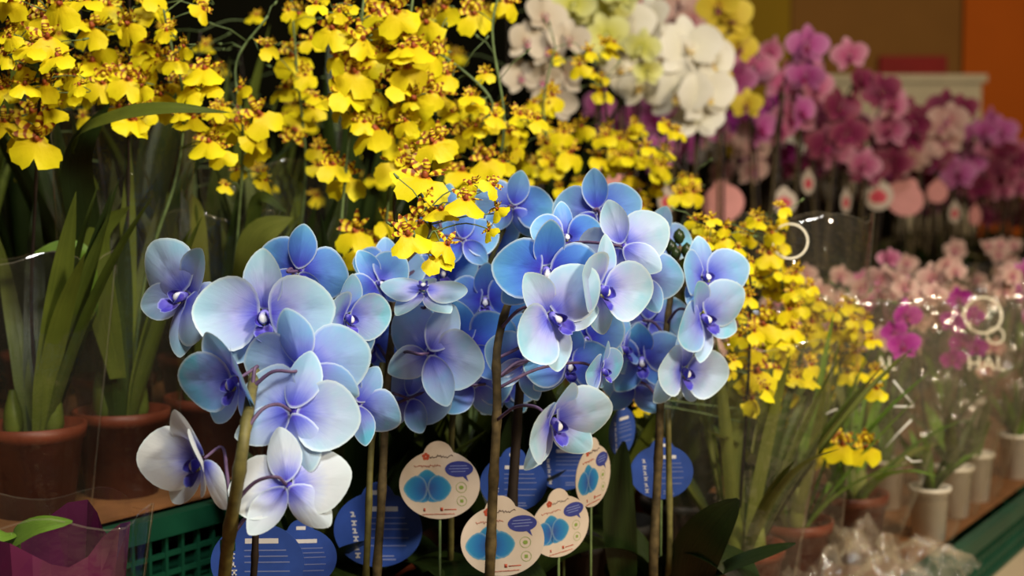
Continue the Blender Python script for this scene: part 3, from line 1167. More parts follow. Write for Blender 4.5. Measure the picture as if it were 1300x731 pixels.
# ------------------------------------------------------------------ oncidium (yellow dancing lady orchids)
def onc_lip_mesh(seed):
    rr = random.Random(seed)
    na = 30
    W2, H = .0165, .024
    out = []
    for i in range(na):
        a = 2 * math.pi * i / na - math.pi / 2          # starts at bottom
        c, s = math.cos(a), math.sin(a)
        x = W2 * c * (1.0 if s < .3 else 1.0 - .55 * (s - .3) / .7)
        y = .0105 * s
        if s < 0:
            y -= .0015 * abs(c)
            dn = math.exp(-(c / .16) ** 2)
            y += .0062 * dn
        y += .0009 * math.sin(9 * a + seed) + .0006 * math.sin(17 * a + 2 * seed)
        x += .0007 * math.sin(11 * a + seed * 2)
        out.append((x, y - .0125))
    V, Fc, A = [], [], []
    base = (0, -.002)
    ph = rr.uniform(0, 6)

    def add(x, y, e):
        t = min(1, math.hypot(x * .8, y - base[1]) / .022)
        an = math.atan2(x, -(y - .004))
        z = .0035 - 16 * x * x + .0016 * e ** 3 * math.sin(7 * an + ph) - .0006 * math.exp(-(x / .002) ** 2) * e
        z -= 9 * (y + .011) ** 2
        V.append(Vector((x, y, z)))
        A.append((t, e, an / math.pi + .5))
    add(0, -.009, 0)
    rings = (.35, .7, 1.0)
    for r in rings:
        for (x, y) in out:
            add(x * r, -.009 + (y + .009) * r, r)
    for k in range(na):
        Fc.append((0, 1 + k, 1 + (k + 1) % na))
    for j in range(len(rings) - 1):
        for k in range(na):
            k2 = (k + 1) % na
            Fc.append((1 + j * na + k, 1 + (j + 1) * na + k, 1 + (j + 1) * na + k2, 1 + j * na + k2))
    return mesh('lip', V, Fc, M_ONC, A)


ONC_LIPS = [onc_lip_mesh(s) for s in range(5)]


def onc_sepal_mesh(seed):
    rr = random.Random(seed)
    ps = []
    tmp = []
    for ang in (90, 35, 145, -5, 185):
        me = petal_mesh('x', .0105 + rr.uniform(-.0015, .002), .0048, M_ONCS, .9, .7, .001, rr.uniform(.0, .003), .0006, 2, 0, 0, 10, (.5, 1.0))
        tmp.append(me)
        ps.append((me, piece_M(ang + rr.uniform(-10, 10), .001, -.0005, rr.uniform(-5, 40)), 0))
    cr = capsule('x', .0030, .0019, .0012, M_CREST, 6, 3)
    ps.append((cr, Matrix.Translation((0, -.003, .001)), 1))
    cr2 = capsule('x', .0055, .0016, .002, M_ONCS, 6, 3)
    ps.append((cr2, Matrix.Translation((0, .0015, 0)) @ Matrix.Rotation(R(-20), 4, 'X'), 0))
    me = merge(ps, 'sepals', [M_ONCS, M_CREST])
    for m in tmp + [cr, cr2]:
        bpy.data.meshes.remove(m)
    return me


ONC_SEP = [onc_sepal_mesh(s + 20) for s in range(4)]


def pseudobulb(e, pos, h, r, m):
    VV, FF = lathe([(r * .5, 0), (r, h * .3), (r * .85, h * .6), (r * .3, h)], 10)
    obj('pseudobulb', mesh('pseudobulb', VV, FF, m), e, Matrix.Translation(pos))


def oncidium(label, base_px, Y, z, spikes, flowers, nleaf=7, leafl=(.22, .34), leafm=M_LEAF, group='yellow dancing lady orchids',
             pot=POT_T, depth_j=.035, upl=.35, extra=None, seed=0, lw=(.018, .030), leafm2=None):
    rnd = random.Random(seed + int(base_px) * 7 + int(Y * 100))
    b = base_at(base_px, Y, z) if extra is None else extra
    e = empty('oncidium_orchid', b)
    tag(e, label, 'orchid', group)
    put_pot(e, pot)
    soil = b + Vector((0, 0, pot[2] - .015))
    polys = []
    for sp in spikes:
        pts = [soil + Vector((rnd.uniform(-.015, .015), rnd.uniform(-.015, .015), 0))] + [P(*q) for q in sp]
        pts = [pts[0]] + [p for p in pts[1:] if p.z > soil.z + .02]
        pl = catmull(pts, 7)
        polys.append((pl, [to_px(p) for p in pl]))
        V, Fc = [], []
        tube(V, Fc, [p - b for p in pl], .0021, .0011, 6, True, .25)
        obj('flower_stem', mesh('flower_stem', V, Fc, M_STAKE if rnd.random() < .5 else M_TWIG), e)
    V, Fc = [], []
    for fl in flowers:
        px, py, wpx = fl[:3]
        best, bp = 1e9, None
        for pl, pp in polys:
            for q, (qx, qy) in zip(pl, pp):
                dd = math.hypot(qx - px, (qy - py - 6) * 1.0)
                if dd < best:
                    best, bp = dd, q
        Yf = bp.y + rnd.uniform(-depth_j, depth_j)
        sc = wpx * 1.12 * Yf / F / .033
        yaw = fl[3] if len(fl) > 3 else rnd.uniform(-50, 50)
        pitch = fl[4] if len(fl) > 4 else rnd.uniform(-8, 56)
        roll = fl[5] if len(fl) > 5 else rnd.uniform(-16, 16)
        pos = P(px, py - wpx * .22, Yf)
        M = Matrix.Translation(-b) @ orient(pos, yaw, pitch, roll, sc)
        f = obj('flower', rnd.choice(ONC_LIPS), e, M)
        obj('sepals', rnd.choice(ONC_SEP), f, Matrix.Rotation(R(-rnd.uniform(10, 35)), 4, 'X') @ Matrix.Scale(1.3, 4))
        nrm = (M.to_3x3() @ Vector((0, 0, 1))).normalized()
        back = pos - b - nrm * .003
        q = bp - b
        mid = (q + back) * .5 + Vector((rnd.uniform(-.006, .006), rnd.uniform(-.006, .006), rnd.uniform(-.004, .010)))
        stalk(f, M, catmull([q, mid, back - nrm * .008, back], 4), .0007, .0005, 5, M_TWIG)
    # unopened buds on thin twigs near the spike ends
    for pl, pp in polys:
        for _ in range(4):
            q = pl[-1 - rnd.randrange(0, max(1, len(pl) // 3))] - b
            tip = q + Vector((rnd.uniform(-.04, .04), rnd.uniform(-.03, .03), rnd.uniform(-.005, .035)))
            V, Fc = [], []
            tube(V, Fc, [q, (q + tip) * .5 + Vector((0, 0, .004)), tip], .0006, .0005, 5)
            tube(V, Fc, [tip, tip + (tip - q).normalized() * .003, tip + (tip - q).normalized() * .006], .0016, .0008, 5)
            obj('bud_twig', mesh('bud_twig', V, Fc, M_TWIG), e)
    for k in range(nleaf):
        az = rnd.uniform(0, 6.283)
        strap_leaf(e, soil + Vector((math.cos(az) * .015, math.sin(az) * .015, -.005)), az, rnd.uniform(*leafl), rnd.uniform(*lw),
                   rnd.uniform(.08, upl), rnd.uniform(.05, .5), leafm2 if leafm2 and k % 2 else leafm, rnd)
    for k in range(3):
        a = rnd.uniform(0, 6.28)
        pseudobulb(e, Vector((math.cos(a) * .02, math.sin(a) * .02, pot[2] - .02)), rnd.uniform(.05, .08), .011, leafm)
    return e


CAMRI = CAMR.inverted()


def to_px(p):
    v = CAMRI @ (p - Vector((0, 0, ZC)))
    return (650 + F * v.x / -v.z, 365.5 - F * v.y / -v.z)


# ---- flowers by cluster: (pixel x, pixel y of the lip, lip width in pixels)
FL_L1 = [(30, 28, 60), (58, 54, 46), (80, 10, 50), (110, 10, 40), (75, 80, 42), (30, 92, 42), (45, 68, 40), (10, 75, 32), (15, 5, 42),
         (60, 112, 40), (4, 160, 36), (48, 183, 58, 8, 4, -6), (42, 150, 44, -10, 30, 20), (12, 112, 34), (14, 45, 36), (88, 118, 36)]
FL_L2 = [(122, 42, 47), (100, 34, 32), (115, 90, 50), (150, 92, 36), (165, 35, 42), (140, 12, 36), (100, 114, 44), (140, 116, 42),
         (185, 14, 46), (183, 106, 46), (200, 92, 36), (180, 62, 40), (205, 124, 32), (165, 160, 42), (185, 140, 34), (130, 64, 40), (150, 142, 34)]
FL_L3 = [(215, 45, 30), (236, 62, 27), (262, 96, 46), (250, 117, 42), (258, 16, 30, 50, 10, -40), (245, 158, 40), (268, 188, 44), (225, 82, 32), (225, 108, 30)]
FL_L4 = [(300, 167, 54), (326, 152, 46, 20, 10, 30), (325, 192, 38, -30, 20, 20), (335, 232, 26, 50, 20, -25), (300, 218, 22), (308, 116, 30, -50, 10, 30), (336, 64, 30),
         (282, 140, 30)]
FL_C1 = [(382, 24, 40, -40, 20, 25), (365, 15, 22), (372, 76, 46), (366, 119, 38), (345, 60, 22), (372, 178, 40, 10, 30, 150), (405, 192, 28), (395, 55, 30),
         (400, 140, 30), (385, 98, 30)]
FL_C2 = [(425, 42, 46), (456, 55, 42), (430, 76, 38), (450, 97, 52), (435, 122, 46), (472, 120, 42), (400, 10, 26), (420, 136, 38, 10, 60, 0), (470, 140, 40),
         (440, 230, 46, 0, 12, 0), (482, 174, 56), (478, 42, 32), (455, 150, 34), (470, 20, 40), (440, 15, 34), (465, 80, 40)]
FL_C3 = [(500, 20, 50, 15, -5, 20), (506, 48, 34), (516, 90, 44), (500, 112, 42), (526, 70, 50, -5, 45, 0), (505, 212, 52), (530, 130, 46), (536, 150, 42), (550, 188, 46),
         (540, 236, 62, 5, 40, -10), (490, 70, 36), (520, 165, 40), (515, 140, 36), (500, 150, 30), (525, 205, 34)]
FL_C4 = [(545, 34, 46), (560, 62, 28, 60, 0, 30), (600, 22, 42, 10, 0, 10), (645, 6, 38), (616, 96, 24), (560, 126, 42), (586, 172, 38), (576, 150, 32), (620, 160, 32),
         (645, 172, 32), (635, 142, 32), (658, 152, 32), (616, 207, 42), (622, 232, 40), (586, 225, 42), (598, 128, 30), (570, 205, 38), (600, 245, 30), (640, 210, 30),
         (570, 100, 36), (545, 108, 36)]
FL_HANG = [(452, 300, 46), (460, 322, 44, -10, 22, 0), (516, 306, 48), (535, 286, 46), (550, 330, 40), (590, 262, 46), (568, 316, 36, 30, 20, -35), (560, 277, 42, 0, 62, 0),
           (627, 240, 28, 30, 20, -50), (632, 270, 26, -40, 20, 40), (622, 296, 24, -50, 20, 40), (490, 285, 34), (545, 262, 34), (475, 310, 32), (600, 240, 34)]
FL_M1 = [(660, 182, 28), (692, 186, 28), (690, 160, 24), (668, 150, 24), (700, 125, 33), (703, 75, 23), (722, 198, 39), (700, 214, 28), (716, 170, 28), (667, 230, 22),
         (736, 86, 28), (680, 212, 26), (665, 205, 30), (708, 240, 24), (680, 135, 24)]
FL_M2 = [(740, 164, 31), (770, 178, 29), (757, 204, 30), (788, 180, 27), (800, 206, 31), (736, 236, 27), (762, 120, 29), (750, 96, 23), (770, 62, 30), (800, 182, 26),
         (796, 226, 31), (776, 192, 26), (840, 218, 29), (845, 196, 26), (816, 265, 29), (880, 247, 31), (878, 231, 23), (846, 164, 27, 50, 20, -40), (820, 190, 24),
         (785, 206, 26), (770, 215, 24), (835, 240, 20), (752, 180, 24), (810, 168, 22)]
FL_R1 = [(885, 284, 27), (900, 292, 24), (910, 306, 24), (921, 291, 22), (924, 321, 26), (938, 341, 27), (936, 318, 22), (908, 390, 34, 0, 60, 0), (940, 400, 22),
         (950, 446, 30), (930, 460, 20), (945, 511, 42), (960, 476, 50, 0, 0, 0), (955, 425, 28), (970, 500, 32), (968, 416, 40), (935, 480, 26), (950, 380, 26), (925, 435, 20),
         (813, 516, 24, 20, 0, 20), (775, 502, 22, -30, 0, 0), (955, 355, 24), (935, 510, 24), (898, 310, 20)]
FL_R2 = [(945, 296, 30), (966, 286, 25), (981, 298, 28), (993, 279, 25), (976, 326, 32), (986, 336, 30), (990, 353, 30), (970, 371, 27), (986, 373, 27),
         (990, 449, 44), (995, 522, 46), (1000, 396, 32), (985, 478, 40), (1012, 348, 24), (1010, 366, 27), (1005, 420, 30), (975, 395, 26), (985, 415, 30),
         (1022, 486, 30), (1028, 466, 31), (1010, 446, 30), (1025, 428, 27), (965, 340, 24), (1005, 500, 30), (975, 450, 30)]
FL_R3 = [(1022, 373, 27), (1036, 386, 24), (1077, 391, 30), (1030, 412, 32), (1060, 420, 32), (1098, 408, 24), (1086, 450, 27), (1065, 450, 23),
         (1055, 462, 27), (1112, 473, 25), (1112, 497, 27), (1076, 476, 27), (1105, 435, 22), (1045, 395, 26), (1045, 440, 28), (1050, 490, 26), (1085, 420, 24), (1070, 400, 24)]
FL_R4 = [(1044, 573, 42, -10, 2, 4), (1068, 568, 40, 6, 4, -4), (1098, 571, 40, 4, 0, 2)]



def thicken(lst, frac, spread, seed):
    r = random.Random(seed)
    out = list(lst)
    for f in lst:
        if r.random() < frac:
            out.append((f[0] + r.uniform(-spread, spread), f[1] + r.uniform(-spread, spread), f[2] * r.uniform(.75, .95)))
    return out


FL_L1, FL_L2, FL_L3, FL_L4 = thicken(FL_L1, .9, 26, 1), thicken(FL_L2, .9, 26, 2), thicken(FL_L3, .6, 24, 3), thicken(FL_L4, .4, 24, 4)
FL_C1, FL_C2, FL_C3, FL_C4 = thicken(FL_C1, .4, 24, 5), thicken(FL_C2, .8, 24, 6), thicken(FL_C3, .8, 24, 7), thicken(FL_C4, .6, 24, 8)
FL_M1, FL_M2 = thicken(FL_M1, .5, 22, 9), thicken(FL_M2, .5, 20, 10)
FL_R1, FL_R2, FL_R3 = thicken(FL_R1[:19], .6, 18, 11) + FL_R1[19:], thicken(FL_R2, .8, 18, 12), thicken(FL_R3, .7, 18, 13)
G1 = 'yellow dancing lady orchids'
oncidium('yellow spray orchid in the terracotta pot behind the purple wrapping', 35, 1.42, Z_HIGH,
         [[(40, 400, 1.41), (45, 250, 1.38), (50, 130, 1.34), (60, 40, 1.32), (80, -40, 1.32)]], FL_L1, 15, seed=1, leafm2=M_LEAFD)
oncidium('yellow spray orchid in the middle one of three terracotta pots', 148, 1.515, Z_HIGH,
         [[(158, 400, 1.49), (163, 250, 1.47), (163, 120, 1.44), (165, 20, 1.43), (160, -60, 1.42)],
          [(185, 350, 1.49), (225, 220, 1.46), (232, 120, 1.44), (215, 50, 1.43), (200, -30, 1.43)]], FL_L2 + FL_L3, 15, seed=2, leafm2=M_LEAFD)
oncidium('yellow spray orchid rising behind the whitish blooms of a blue orchid', 262, 1.62, Z_HIGH,
         [[(290, 400, 1.6), (305, 250, 1.55), (308, 160, 1.52), (300, 80, 1.52), (340, 20, 1.52)]], FL_L4, 15, seed=3, leafm2=M_LEAFD)
oncidium('yellow spray orchid with loose side flowers on the rear crates', 345, 1.76, Z_HIGH,
         [[(372, 360, 1.74), (388, 220, 1.68), (378, 100, 1.64), (370, 0, 1.62)]], FL_C1, 15, seed=4, leafm2=M_LEAFD)
oncidium('yellow spray orchid on a black stake behind the whitest blue blooms', 465, 1.55, Z_LOW,
         [[(430, 420, 1.52), (432, 300, 1.50), (446, 150, 1.47), (458, 40, 1.46), (465, -50, 1.46)],
          [(488, 420, 1.52), (492, 260, 1.50), (510, 140, 1.46), (520, 30, 1.45), (530, -40, 1.45)],
          [(505, 400, 1.52), (500, 262, 1.48), (515, 225, 1.36), (540, 262, 1.24), (545, 300, 1.185), (520, 318, 1.17)]],
         FL_C2 + FL_C3 + FL_HANG, 22, seed=5, leafl=(.22, .46), depth_j=.02, leafm=M_LEAFD, leafm2=M_LEAF, lw=(.022, .036), upl=.5)
oncidium('tall yellow spray orchid with bare green branch tips', 590, 1.66, Z_LOW,
         [[(598, 400, 1.62), (600, 280, 1.60), (602, 180, 1.57), (625, 130, 1.55), (570, 76, 1.55), (530, 60, 1.55)],
          [(620, 380, 1.62), (630, 240, 1.6), (640, 150, 1.58), (625, 40, 1.57), (640, -30, 1.57)]], FL_C4, 22, seed=6, leafl=(.22, .46), leafm=M_LEAFD, leafm2=M_LEAF, lw=(.022, .036), upl=.5)
oncidium('small flowered yellow spray orchid before the cream moth orchids', 715, 1.92, Z_LOW,
         [[(700, 420, 1.9), (708, 300, 1.88), (698, 200, 1.86), (690, 130, 1.85), (705, 60, 1.85)]], FL_M1, 22, seed=7, leafl=(.22, .5), leafm=M_LEAFD, leafm2=M_LEAF, lw=(.022, .036), upl=.5)
oncidium('small flowered yellow spray orchid arching over the blue row', 800, 2.02, Z_LOW,
         [[(748, 420, 2.0), (750, 280, 1.98), (770, 190, 1.95), (765, 110, 1.93), (745, 70, 1.93)],
          [(790, 420, 2.0), (795, 260, 1.98), (815, 190, 1.95), (850, 200, 1.93), (885, 240, 1.92)]], FL_M2, 22, seed=8, leafl=(.22, .5), leafm=M_LEAFD, leafm2=M_LEAF, lw=(.022, .036), upl=.5)
oncidium('yellow spray orchid directly behind the blue orchid with dark buds', 945, 1.62, Z_LOW,
         [[(940, 640, 1.6), (948, 520, 1.58), (952, 420, 1.56), (950, 340, 1.55), (920, 292, 1.53), (885, 282, 1.52)]],
         FL_R1, 22, (.20, .34), M_LEAFO, seed=9, upl=.6, lw=(.012, .022), leafm2=M_LEAF)
oncidium('dense yellow spray orchid in hazy sleeve near the white pots', 1010, 1.74, Z_LOW,
         [[(1005, 640, 1.72), (1002, 520, 1.70), (1000, 420, 1.68), (990, 340, 1.67), (975, 280, 1.66)]],
         FL_R2, 22, (.18, .32), M_LEAFO, seed=10, upl=.6, lw=(.012, .022), leafm2=M_LEAFB)
oncidium('yellow spray orchid whose three lowest flowers hang apart', 1085, 1.90, Z_LOW,
         [[(1050, 640, 1.86), (1055, 520, 1.84), (1062, 440, 1.82), (1075, 400, 1.81), (1095, 385, 1.81)],
          [(1060, 660, 1.82), (1072, 600, 1.74), (1072, 560, 1.70), (1076, 545, 1.70)]],
         FL_R3 + FL_R4, 20, (.14, .27), M_LEAFO, seed=12, upl=.75, lw=(.012, .024), leafm2=M_LEAFB)

# rear row of leafy oncidiums in the shade behind
rb = random.Random(77)
for i, (s, p) in enumerate([(-.10, -.34), (.12, -.40), (.33, -.34), (.55, -.42), (.78, -.34), (1.02, -.40), (1.26, -.34), (.0, -.62), (.45, -.64), (.9, -.62)]):
    b = DP(s, p, Z_HIGH)
    top = b + Vector((rb.uniform(-.05, .05), rb.uniform(-.12, -.02), rb.uniform(.5, .66)))
    px, py = to_px(top)
    flw = []
    for _ in range(9 if p > -.5 else 4):
        h = top - Vector((rb.uniform(-.09, .09), 0, rb.uniform(-.02, .22)))
        qx, qy = to_px(h)
        flw.append((qx, qy, rb.uniform(.026, .034) * F / b.y))
    mx, my = to_px(b + Vector((0, -.03, .33)))
    oncidium('leafy yellow spray orchid in the shaded rear row', 0, 1, Z_HIGH,
             [[(mx, my, b.y - .02), (px, py, top.y)]], flw, 18, (.26, .55 if p > -.5 else .4), M_LEAF if i % 2 else M_LEAFD, 'oncidiums in the shaded rear row',
             extra=b, seed=i + 50, upl=.45 if p > -.5 else .16)

# single long leaf crossing the first yellow spray is part of the middle pot plant
mid_pot = [o for o in bpy.data.objects if o.get('label', '').startswith('yellow spray orchid in the middle')][0]
px_leaf(mid_pot, [(120, 240, 1.48), (98, 176, 1.42), (150, 147, 1.37), (215, 138, 1.35), (292, 143, 1.34)], .020, M_LEAF, (0, -.75, .65), .15)
px_leaf(mid_pot, [(118, 400, 1.48), (108, 290, 1.45), (100, 200, 1.43), (140, 130, 1.41)], .034, M_LEAFD, (0, -1, .2), .1)
px_leaf(mid_pot, [(120, 420, 1.47), (110, 330, 1.44), (80, 312, 1.43), (40, 322, 1.42)], .016, M_LEAFB, (0, -.8, .6), .1)
px_leaf(mid_pot, [(150, 480, 1.48), (130, 380, 1.46), (125, 300, 1.45), (165, 262, 1.44)], .03, M_LEAF, (0, -1, .2), .1)
trio3 = [o for o in bpy.data.objects if o.get('label', '').startswith('yellow spray orchid rising behind')][0]
px_leaf(trio3, [(300, 420, 1.6), (318, 350, 1.55), (330, 300, 1.53), (372, 276, 1.52)], .042, M_LEAFO, (-.2, -1, .2), .1)
px_leaf(trio3, [(290, 430, 1.6), (318, 300, 1.56), (330, 250, 1.55), (365, 270, 1.54)], .016, M_LEAF, (0, -.9, .4), .1)
px_leaf(trio3, [(262, 430, 1.6), (255, 330, 1.57), (250, 270, 1.56), (243, 245, 1.55)], .018, M_LEAFO, (0, -1, .1), .1)


# leafy orchids without open flowers, standing between the blue row and the rear crates
for i, (px, Y) in enumerate([(620, 1.53), (706, 1.61), (775, 1.70), (870, 1.82), (400, 1.42)]):
    b = base_at(px, Y, Z_LOW)
    rr = random.Random(900 + i)
    e = empty('leafy_orchid', b)
    tag(e, 'orchid with only dark leaves, in the gap behind the %s' % ['two cream tags', 'cream tag with the crossing stem', 'narrow edge on tags', 'dark budded orchid', 'blue tag with two brown stems'][i],
        'orchid', 'leafy orchids behind the blue row')
    put_pot(e, POT_P)
    for q in range(16):
        az = rr.uniform(0, 6.283)
        strap_leaf(e, b + Vector((math.cos(az) * .012, math.sin(az) * .012, .08)), az, rr.uniform(.14, .27), rr.uniform(.028, .046), rr.uniform(.1, .6), rr.uniform(.1, .5),
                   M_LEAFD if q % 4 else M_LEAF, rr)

# ------------------------------------------------------------------ clear sleeves
def text_mesh(txt, size, mat):
    cu = bpy.data.curves.new('lettering', 'FONT')
    cu.body = txt
    cu.size = size
    cu.align_x = 'CENTER'
    cu.align_y = 'CENTER'
    cu.resolution_u = 3
    tmp = bpy.data.objects.new('tmp_text', cu)
    COL.objects.link(tmp)
    bpy.context.view_layer.update()
    me = bpy.data.meshes.new_from_object(tmp.evaluated_get(bpy.context.evaluated_depsgraph_get()))
    bpy.data.objects.remove(tmp)
    bpy.data.curves.remove(cu)
    me.materials.clear()
    me.materials.append(mat)
    return me


def sleeve(base, rbot, rtop, h, label, m=M_FILM, lean=(0, 0), rot=0.0, seed=0, group='clear plant sleeves', flat=.75, top_slope=0.0):
    rr = random.Random(seed)
    n, k = 40, 12
    V, Fc = [], []
    ph = [rr.uniform(0, 6.28) for _ in range(5)]
    for j in range(k + 1):
        t = j / k
        r0 = rbot + (rtop - rbot) * t ** .85
        for i in range(n):
            a = 2 * math.pi * i / n
            # pressed flat towards the top, with soft pleats
            fx = 1 + (1 - flat) * .35 * t
            fy = 1 - (1 - flat) * t
            pl = 1 + .05 * t * math.sin(3 * a + ph[0]) + .03 * math.sin(7 * a + ph[1] + 3 * t) + .02 * math.sin(13 * a + ph[2] - 2 * t)
            x, y = r0 * fx * pl * math.cos(a), r0 * fy * pl * math.sin(a)
            c, s = math.cos(rot), math.sin(rot)
            z = h * t + (top_slope * x + .006 * math.sin(5 * a + ph[3])) * t
            V.append(Vector((c * x - s * y + lean[0] * t, s * x + c * y + lean[1] * t, z)))
    for j in range(k):
        for i in range(n):
            i2 = (i + 1) % n
            Fc.append((j * n + i, j * n + i2, (j + 1) * n + i2, (j + 1) * n + i))
    o = obj('plastic_sleeve', mesh('plastic_sleeve', V, Fc, m), None, Matrix.Translation(base))
    cen = [sum((V[j * n + i] for i in range(n)), Vector()) / n for j in range(k + 1)]
    for i0 in (0, n // 2):
        SV, SF = [], []
        for j in range(k + 1):
            q = V[j * n + i0]
            outw = (q - cen[j]).normalized()
            tan = (V[j * n + (i0 + 1) % n] - V[j * n + i0 - 1]).normalized()
            SV += [q + outw * .0005 - tan * .0009, q + outw * .0022, q + outw * .0005 + tan * .0009]
        for j in range(k):
            for c2 in (0, 1):
                SF.append((j * 3 + c2, j * 3 + c2 + 1, j * 3 + c2 + 4, j * 3 + c2 + 3))
        obj('seam', mesh('seam', SV, SF, M_SEAM), o)
    SV, SF = [], []
    for i in range(n):
        q = V[k * n + i]
        SV += [q + Vector((0, 0, .0008)), q + (q - cen[k]).normalized() * .0006 - Vector((0, 0, .0008))]
    for i in range(n):
        i2 = (i + 1) % n
        SF.append((2 * i, 2 * i2, 2 * i2 + 1, 2 * i + 1))
    obj('top_hem', mesh('top_hem', SV, SF, M_SEAM), o)
    tag(o, label, 'plastic sleeve', group)
    return o


def on_tier(px, Y, z):
    return base_at(px, Y, z + .001)


sleeve(on_tier(35, 1.42, Z_HIGH), .056, .072, .262, 'clear sleeve around the terracotta pot behind the purple wrapping', M_FILM, seed=1, rot=.3)
sleeve(on_tier(148, 1.515, Z_HIGH), .056, .070, .415, 'tall clear sleeve around the middle terracotta pot', M_FILM, (.012, 0), seed=2, rot=.5)
sleeve(on_tier(262, 1.62, Z_HIGH), .056, .075, .30, 'clear sleeve around the pot behind the blue orchid with whitish blooms', M_FILM, seed=3)
sleeve(on_tier(345, 1.76, Z_HIGH), .056, .085, .36, 'clear sleeve of the orchid with loose side flowers', M_FILM, seed=4)
sleeve(on_tier(945, 1.62, Z_LOW), .056, .10, .33, 'hazy sleeve around the oncidium beside the dark leaf', M_FILMR, seed=5)
s2 = sleeve(on_tier(1010, 1.74, Z_LOW), .056, .078, .468, 'tall hazy sleeve with a printed ring at its top corner', M_FILMR, (.012, .0), seed=6)
s7 = sleeve(on_tier(1085, 1.90, Z_LOW), .056, .13, .36, 'wide hazy sleeve around the pot with three hanging flowers', M_FILMR, (.03, 0), seed=7)

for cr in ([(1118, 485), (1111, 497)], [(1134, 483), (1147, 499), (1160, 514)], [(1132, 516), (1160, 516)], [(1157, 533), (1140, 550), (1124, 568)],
           [(1150, 580), (1158, 586), (1170, 585)], [(1044, 528), (1062, 519), (1072, 531)], [(1000, 541), (1004, 545)]):  # added pale tubes drawing the bright highlights along the film folds
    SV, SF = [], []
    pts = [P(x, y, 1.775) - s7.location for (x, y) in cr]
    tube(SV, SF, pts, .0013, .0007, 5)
    obj('crease_streak', mesh('crease_streak', SV, SF, M_GLINT), s7)

# ------------------------------------------------------------------ moth orchids of the rear rows
KIT = {
    'white': Moth('white', M_WHITE, M_YLIP, M_WHITE, M_LIPYEL, False),
    'cream': Moth('cream', M_CREAM, M_PINK, M_CREAM, M_LIPYEL, False),
    'lime': Moth('lime', M_LIME, M_LIME, M_LIME, M_LIPYEL, False),
    'yellow': Moth('yellow', M_YPHAL, M_BURG, M_YPHAL, M_LIPYEL, False),
    'purple': Moth('purple', M_PURP, M_DARKLIP, M_PURP, M_LIPYEL, False),
    'pink': Moth('pink', M_PINK, M_DARKLIP, M_PINK, M_LIPYEL, False),
    'magenta': Moth('magenta', M_MAG, M_DARKLIP, M_MAG, M_LIPYEL, False),
    'burgundy': Moth('burgundy', M_BURG, M_DARKLIP, M_BURG, M_LIPYEL, False),
    'blush': Moth('blush', M_BLUSH, M_PINK, M_BLUSH, M_LIPYEL, False),
}


def moth_orchid(kind, label, b, flowers, stems, group, split=True, nleaf=4, pot=POT_P, seed=0, leafm=M_LEAFD, leaf_len=.2, name='moth_orchid', r=.0034, leafw=.055):
    """flowers: (world pos, size m, yaw, pitch, roll); stems: list of world polylines"""
    rnd = random.Random(seed)
    e = empty(name, b)
    tag(e, label, 'orchid', group)
    put_pot(e, pot)
    soil = b + Vector((0, 0, pot[2] - .016))
    polys = []
    for st in stems:
        pl = catmull([soil + Vector((rnd.uniform(-.012, .012), rnd.uniform(-.012, .012), 0))] + st, 6)
        polys += pl
        V, Fc = [], []
        tube(V, Fc, [p - b for p in pl], r, r * .55, 6, True, .15)
        obj('stem', mesh('stem', V, Fc, M_STEMB), e)
        V, Fc = [], []
        q = st[0] if len(st) == 1 else st[min(1, len(st) - 1)]
        so = soil - b + Vector((.008, .004, 0))
        tube(V, Fc, [so, (q - b) + Vector((.007, .004, .02))], r * .9, r * .8, 6)
        obj('stake', mesh('stake', V, Fc, M_STAKE), e)
    V, Fc = [], []
    for (pos, size, yaw, pitch, roll) in flowers:
        M = orient(pos, yaw, pitch, roll, size / .10)
        fo = moth_flower(KIT[kind], e, M, rnd.uniform(4, 22), None, rnd, split)
        nrm = (M.to_3x3() @ Vector((0, 0, 1))).normalized()
        back = pos - nrm * .003
        q = nearest(polys, back, .0)
        stalk(fo, M, catmull([q, (q + back) * .5 - nrm * .008, back], 3), .0013, .0011, 5, M_STEM)
    for k in range(nleaf):
        az = rnd.uniform(0, 6.28)
        d = Vector((math.cos(az), math.sin(az), 0))
        p0 = soil - b
        up = rnd.uniform(.02, .07)
        ll = leaf_len * rnd.uniform(.8, 1.15)
        pts = [p0, p0 + d * ll * .35 + Vector((0, 0, up)), p0 + d * ll * .7 + Vector((0, 0, up * 1.2)), p0 + d * ll + Vector((0, 0, up * .7))]
        obj('leaf', leaf_mesh('leaf', pts, rnd.uniform(.8, 1.2) * leafw, leafm, .2, moth_leaf_prof), e)
    return e


def px_moth(kind, label, px, Y, flw, stems, group, seed=0, z=Z_HIGH):
    b = base_at(px, Y, z)
    rnd = random.Random(seed)
    fl = []
    for f in flw:
        x, y, sp = f[:3]
        Yf = Y - .06 + rnd.uniform(-.05, .03) if len(f) < 7 else f[6]
        yaw = f[3] if len(f) > 3 else rnd.uniform(-30, 30)
        pit = f[4] if len(f) > 4 else rnd.uniform(-15, 10)
        rol = f[5] if len(f) > 5 else rnd.uniform(-15, 15)
        fl.append((P(x, y, Yf), sp * Yf / F, yaw, pit, rol))
    st = [[P(x, y, Yq) for (x, y, Yq) in s] for s in stems]
    return moth_orchid(kind, label, b, fl, st, group, True, 4, seed=seed)


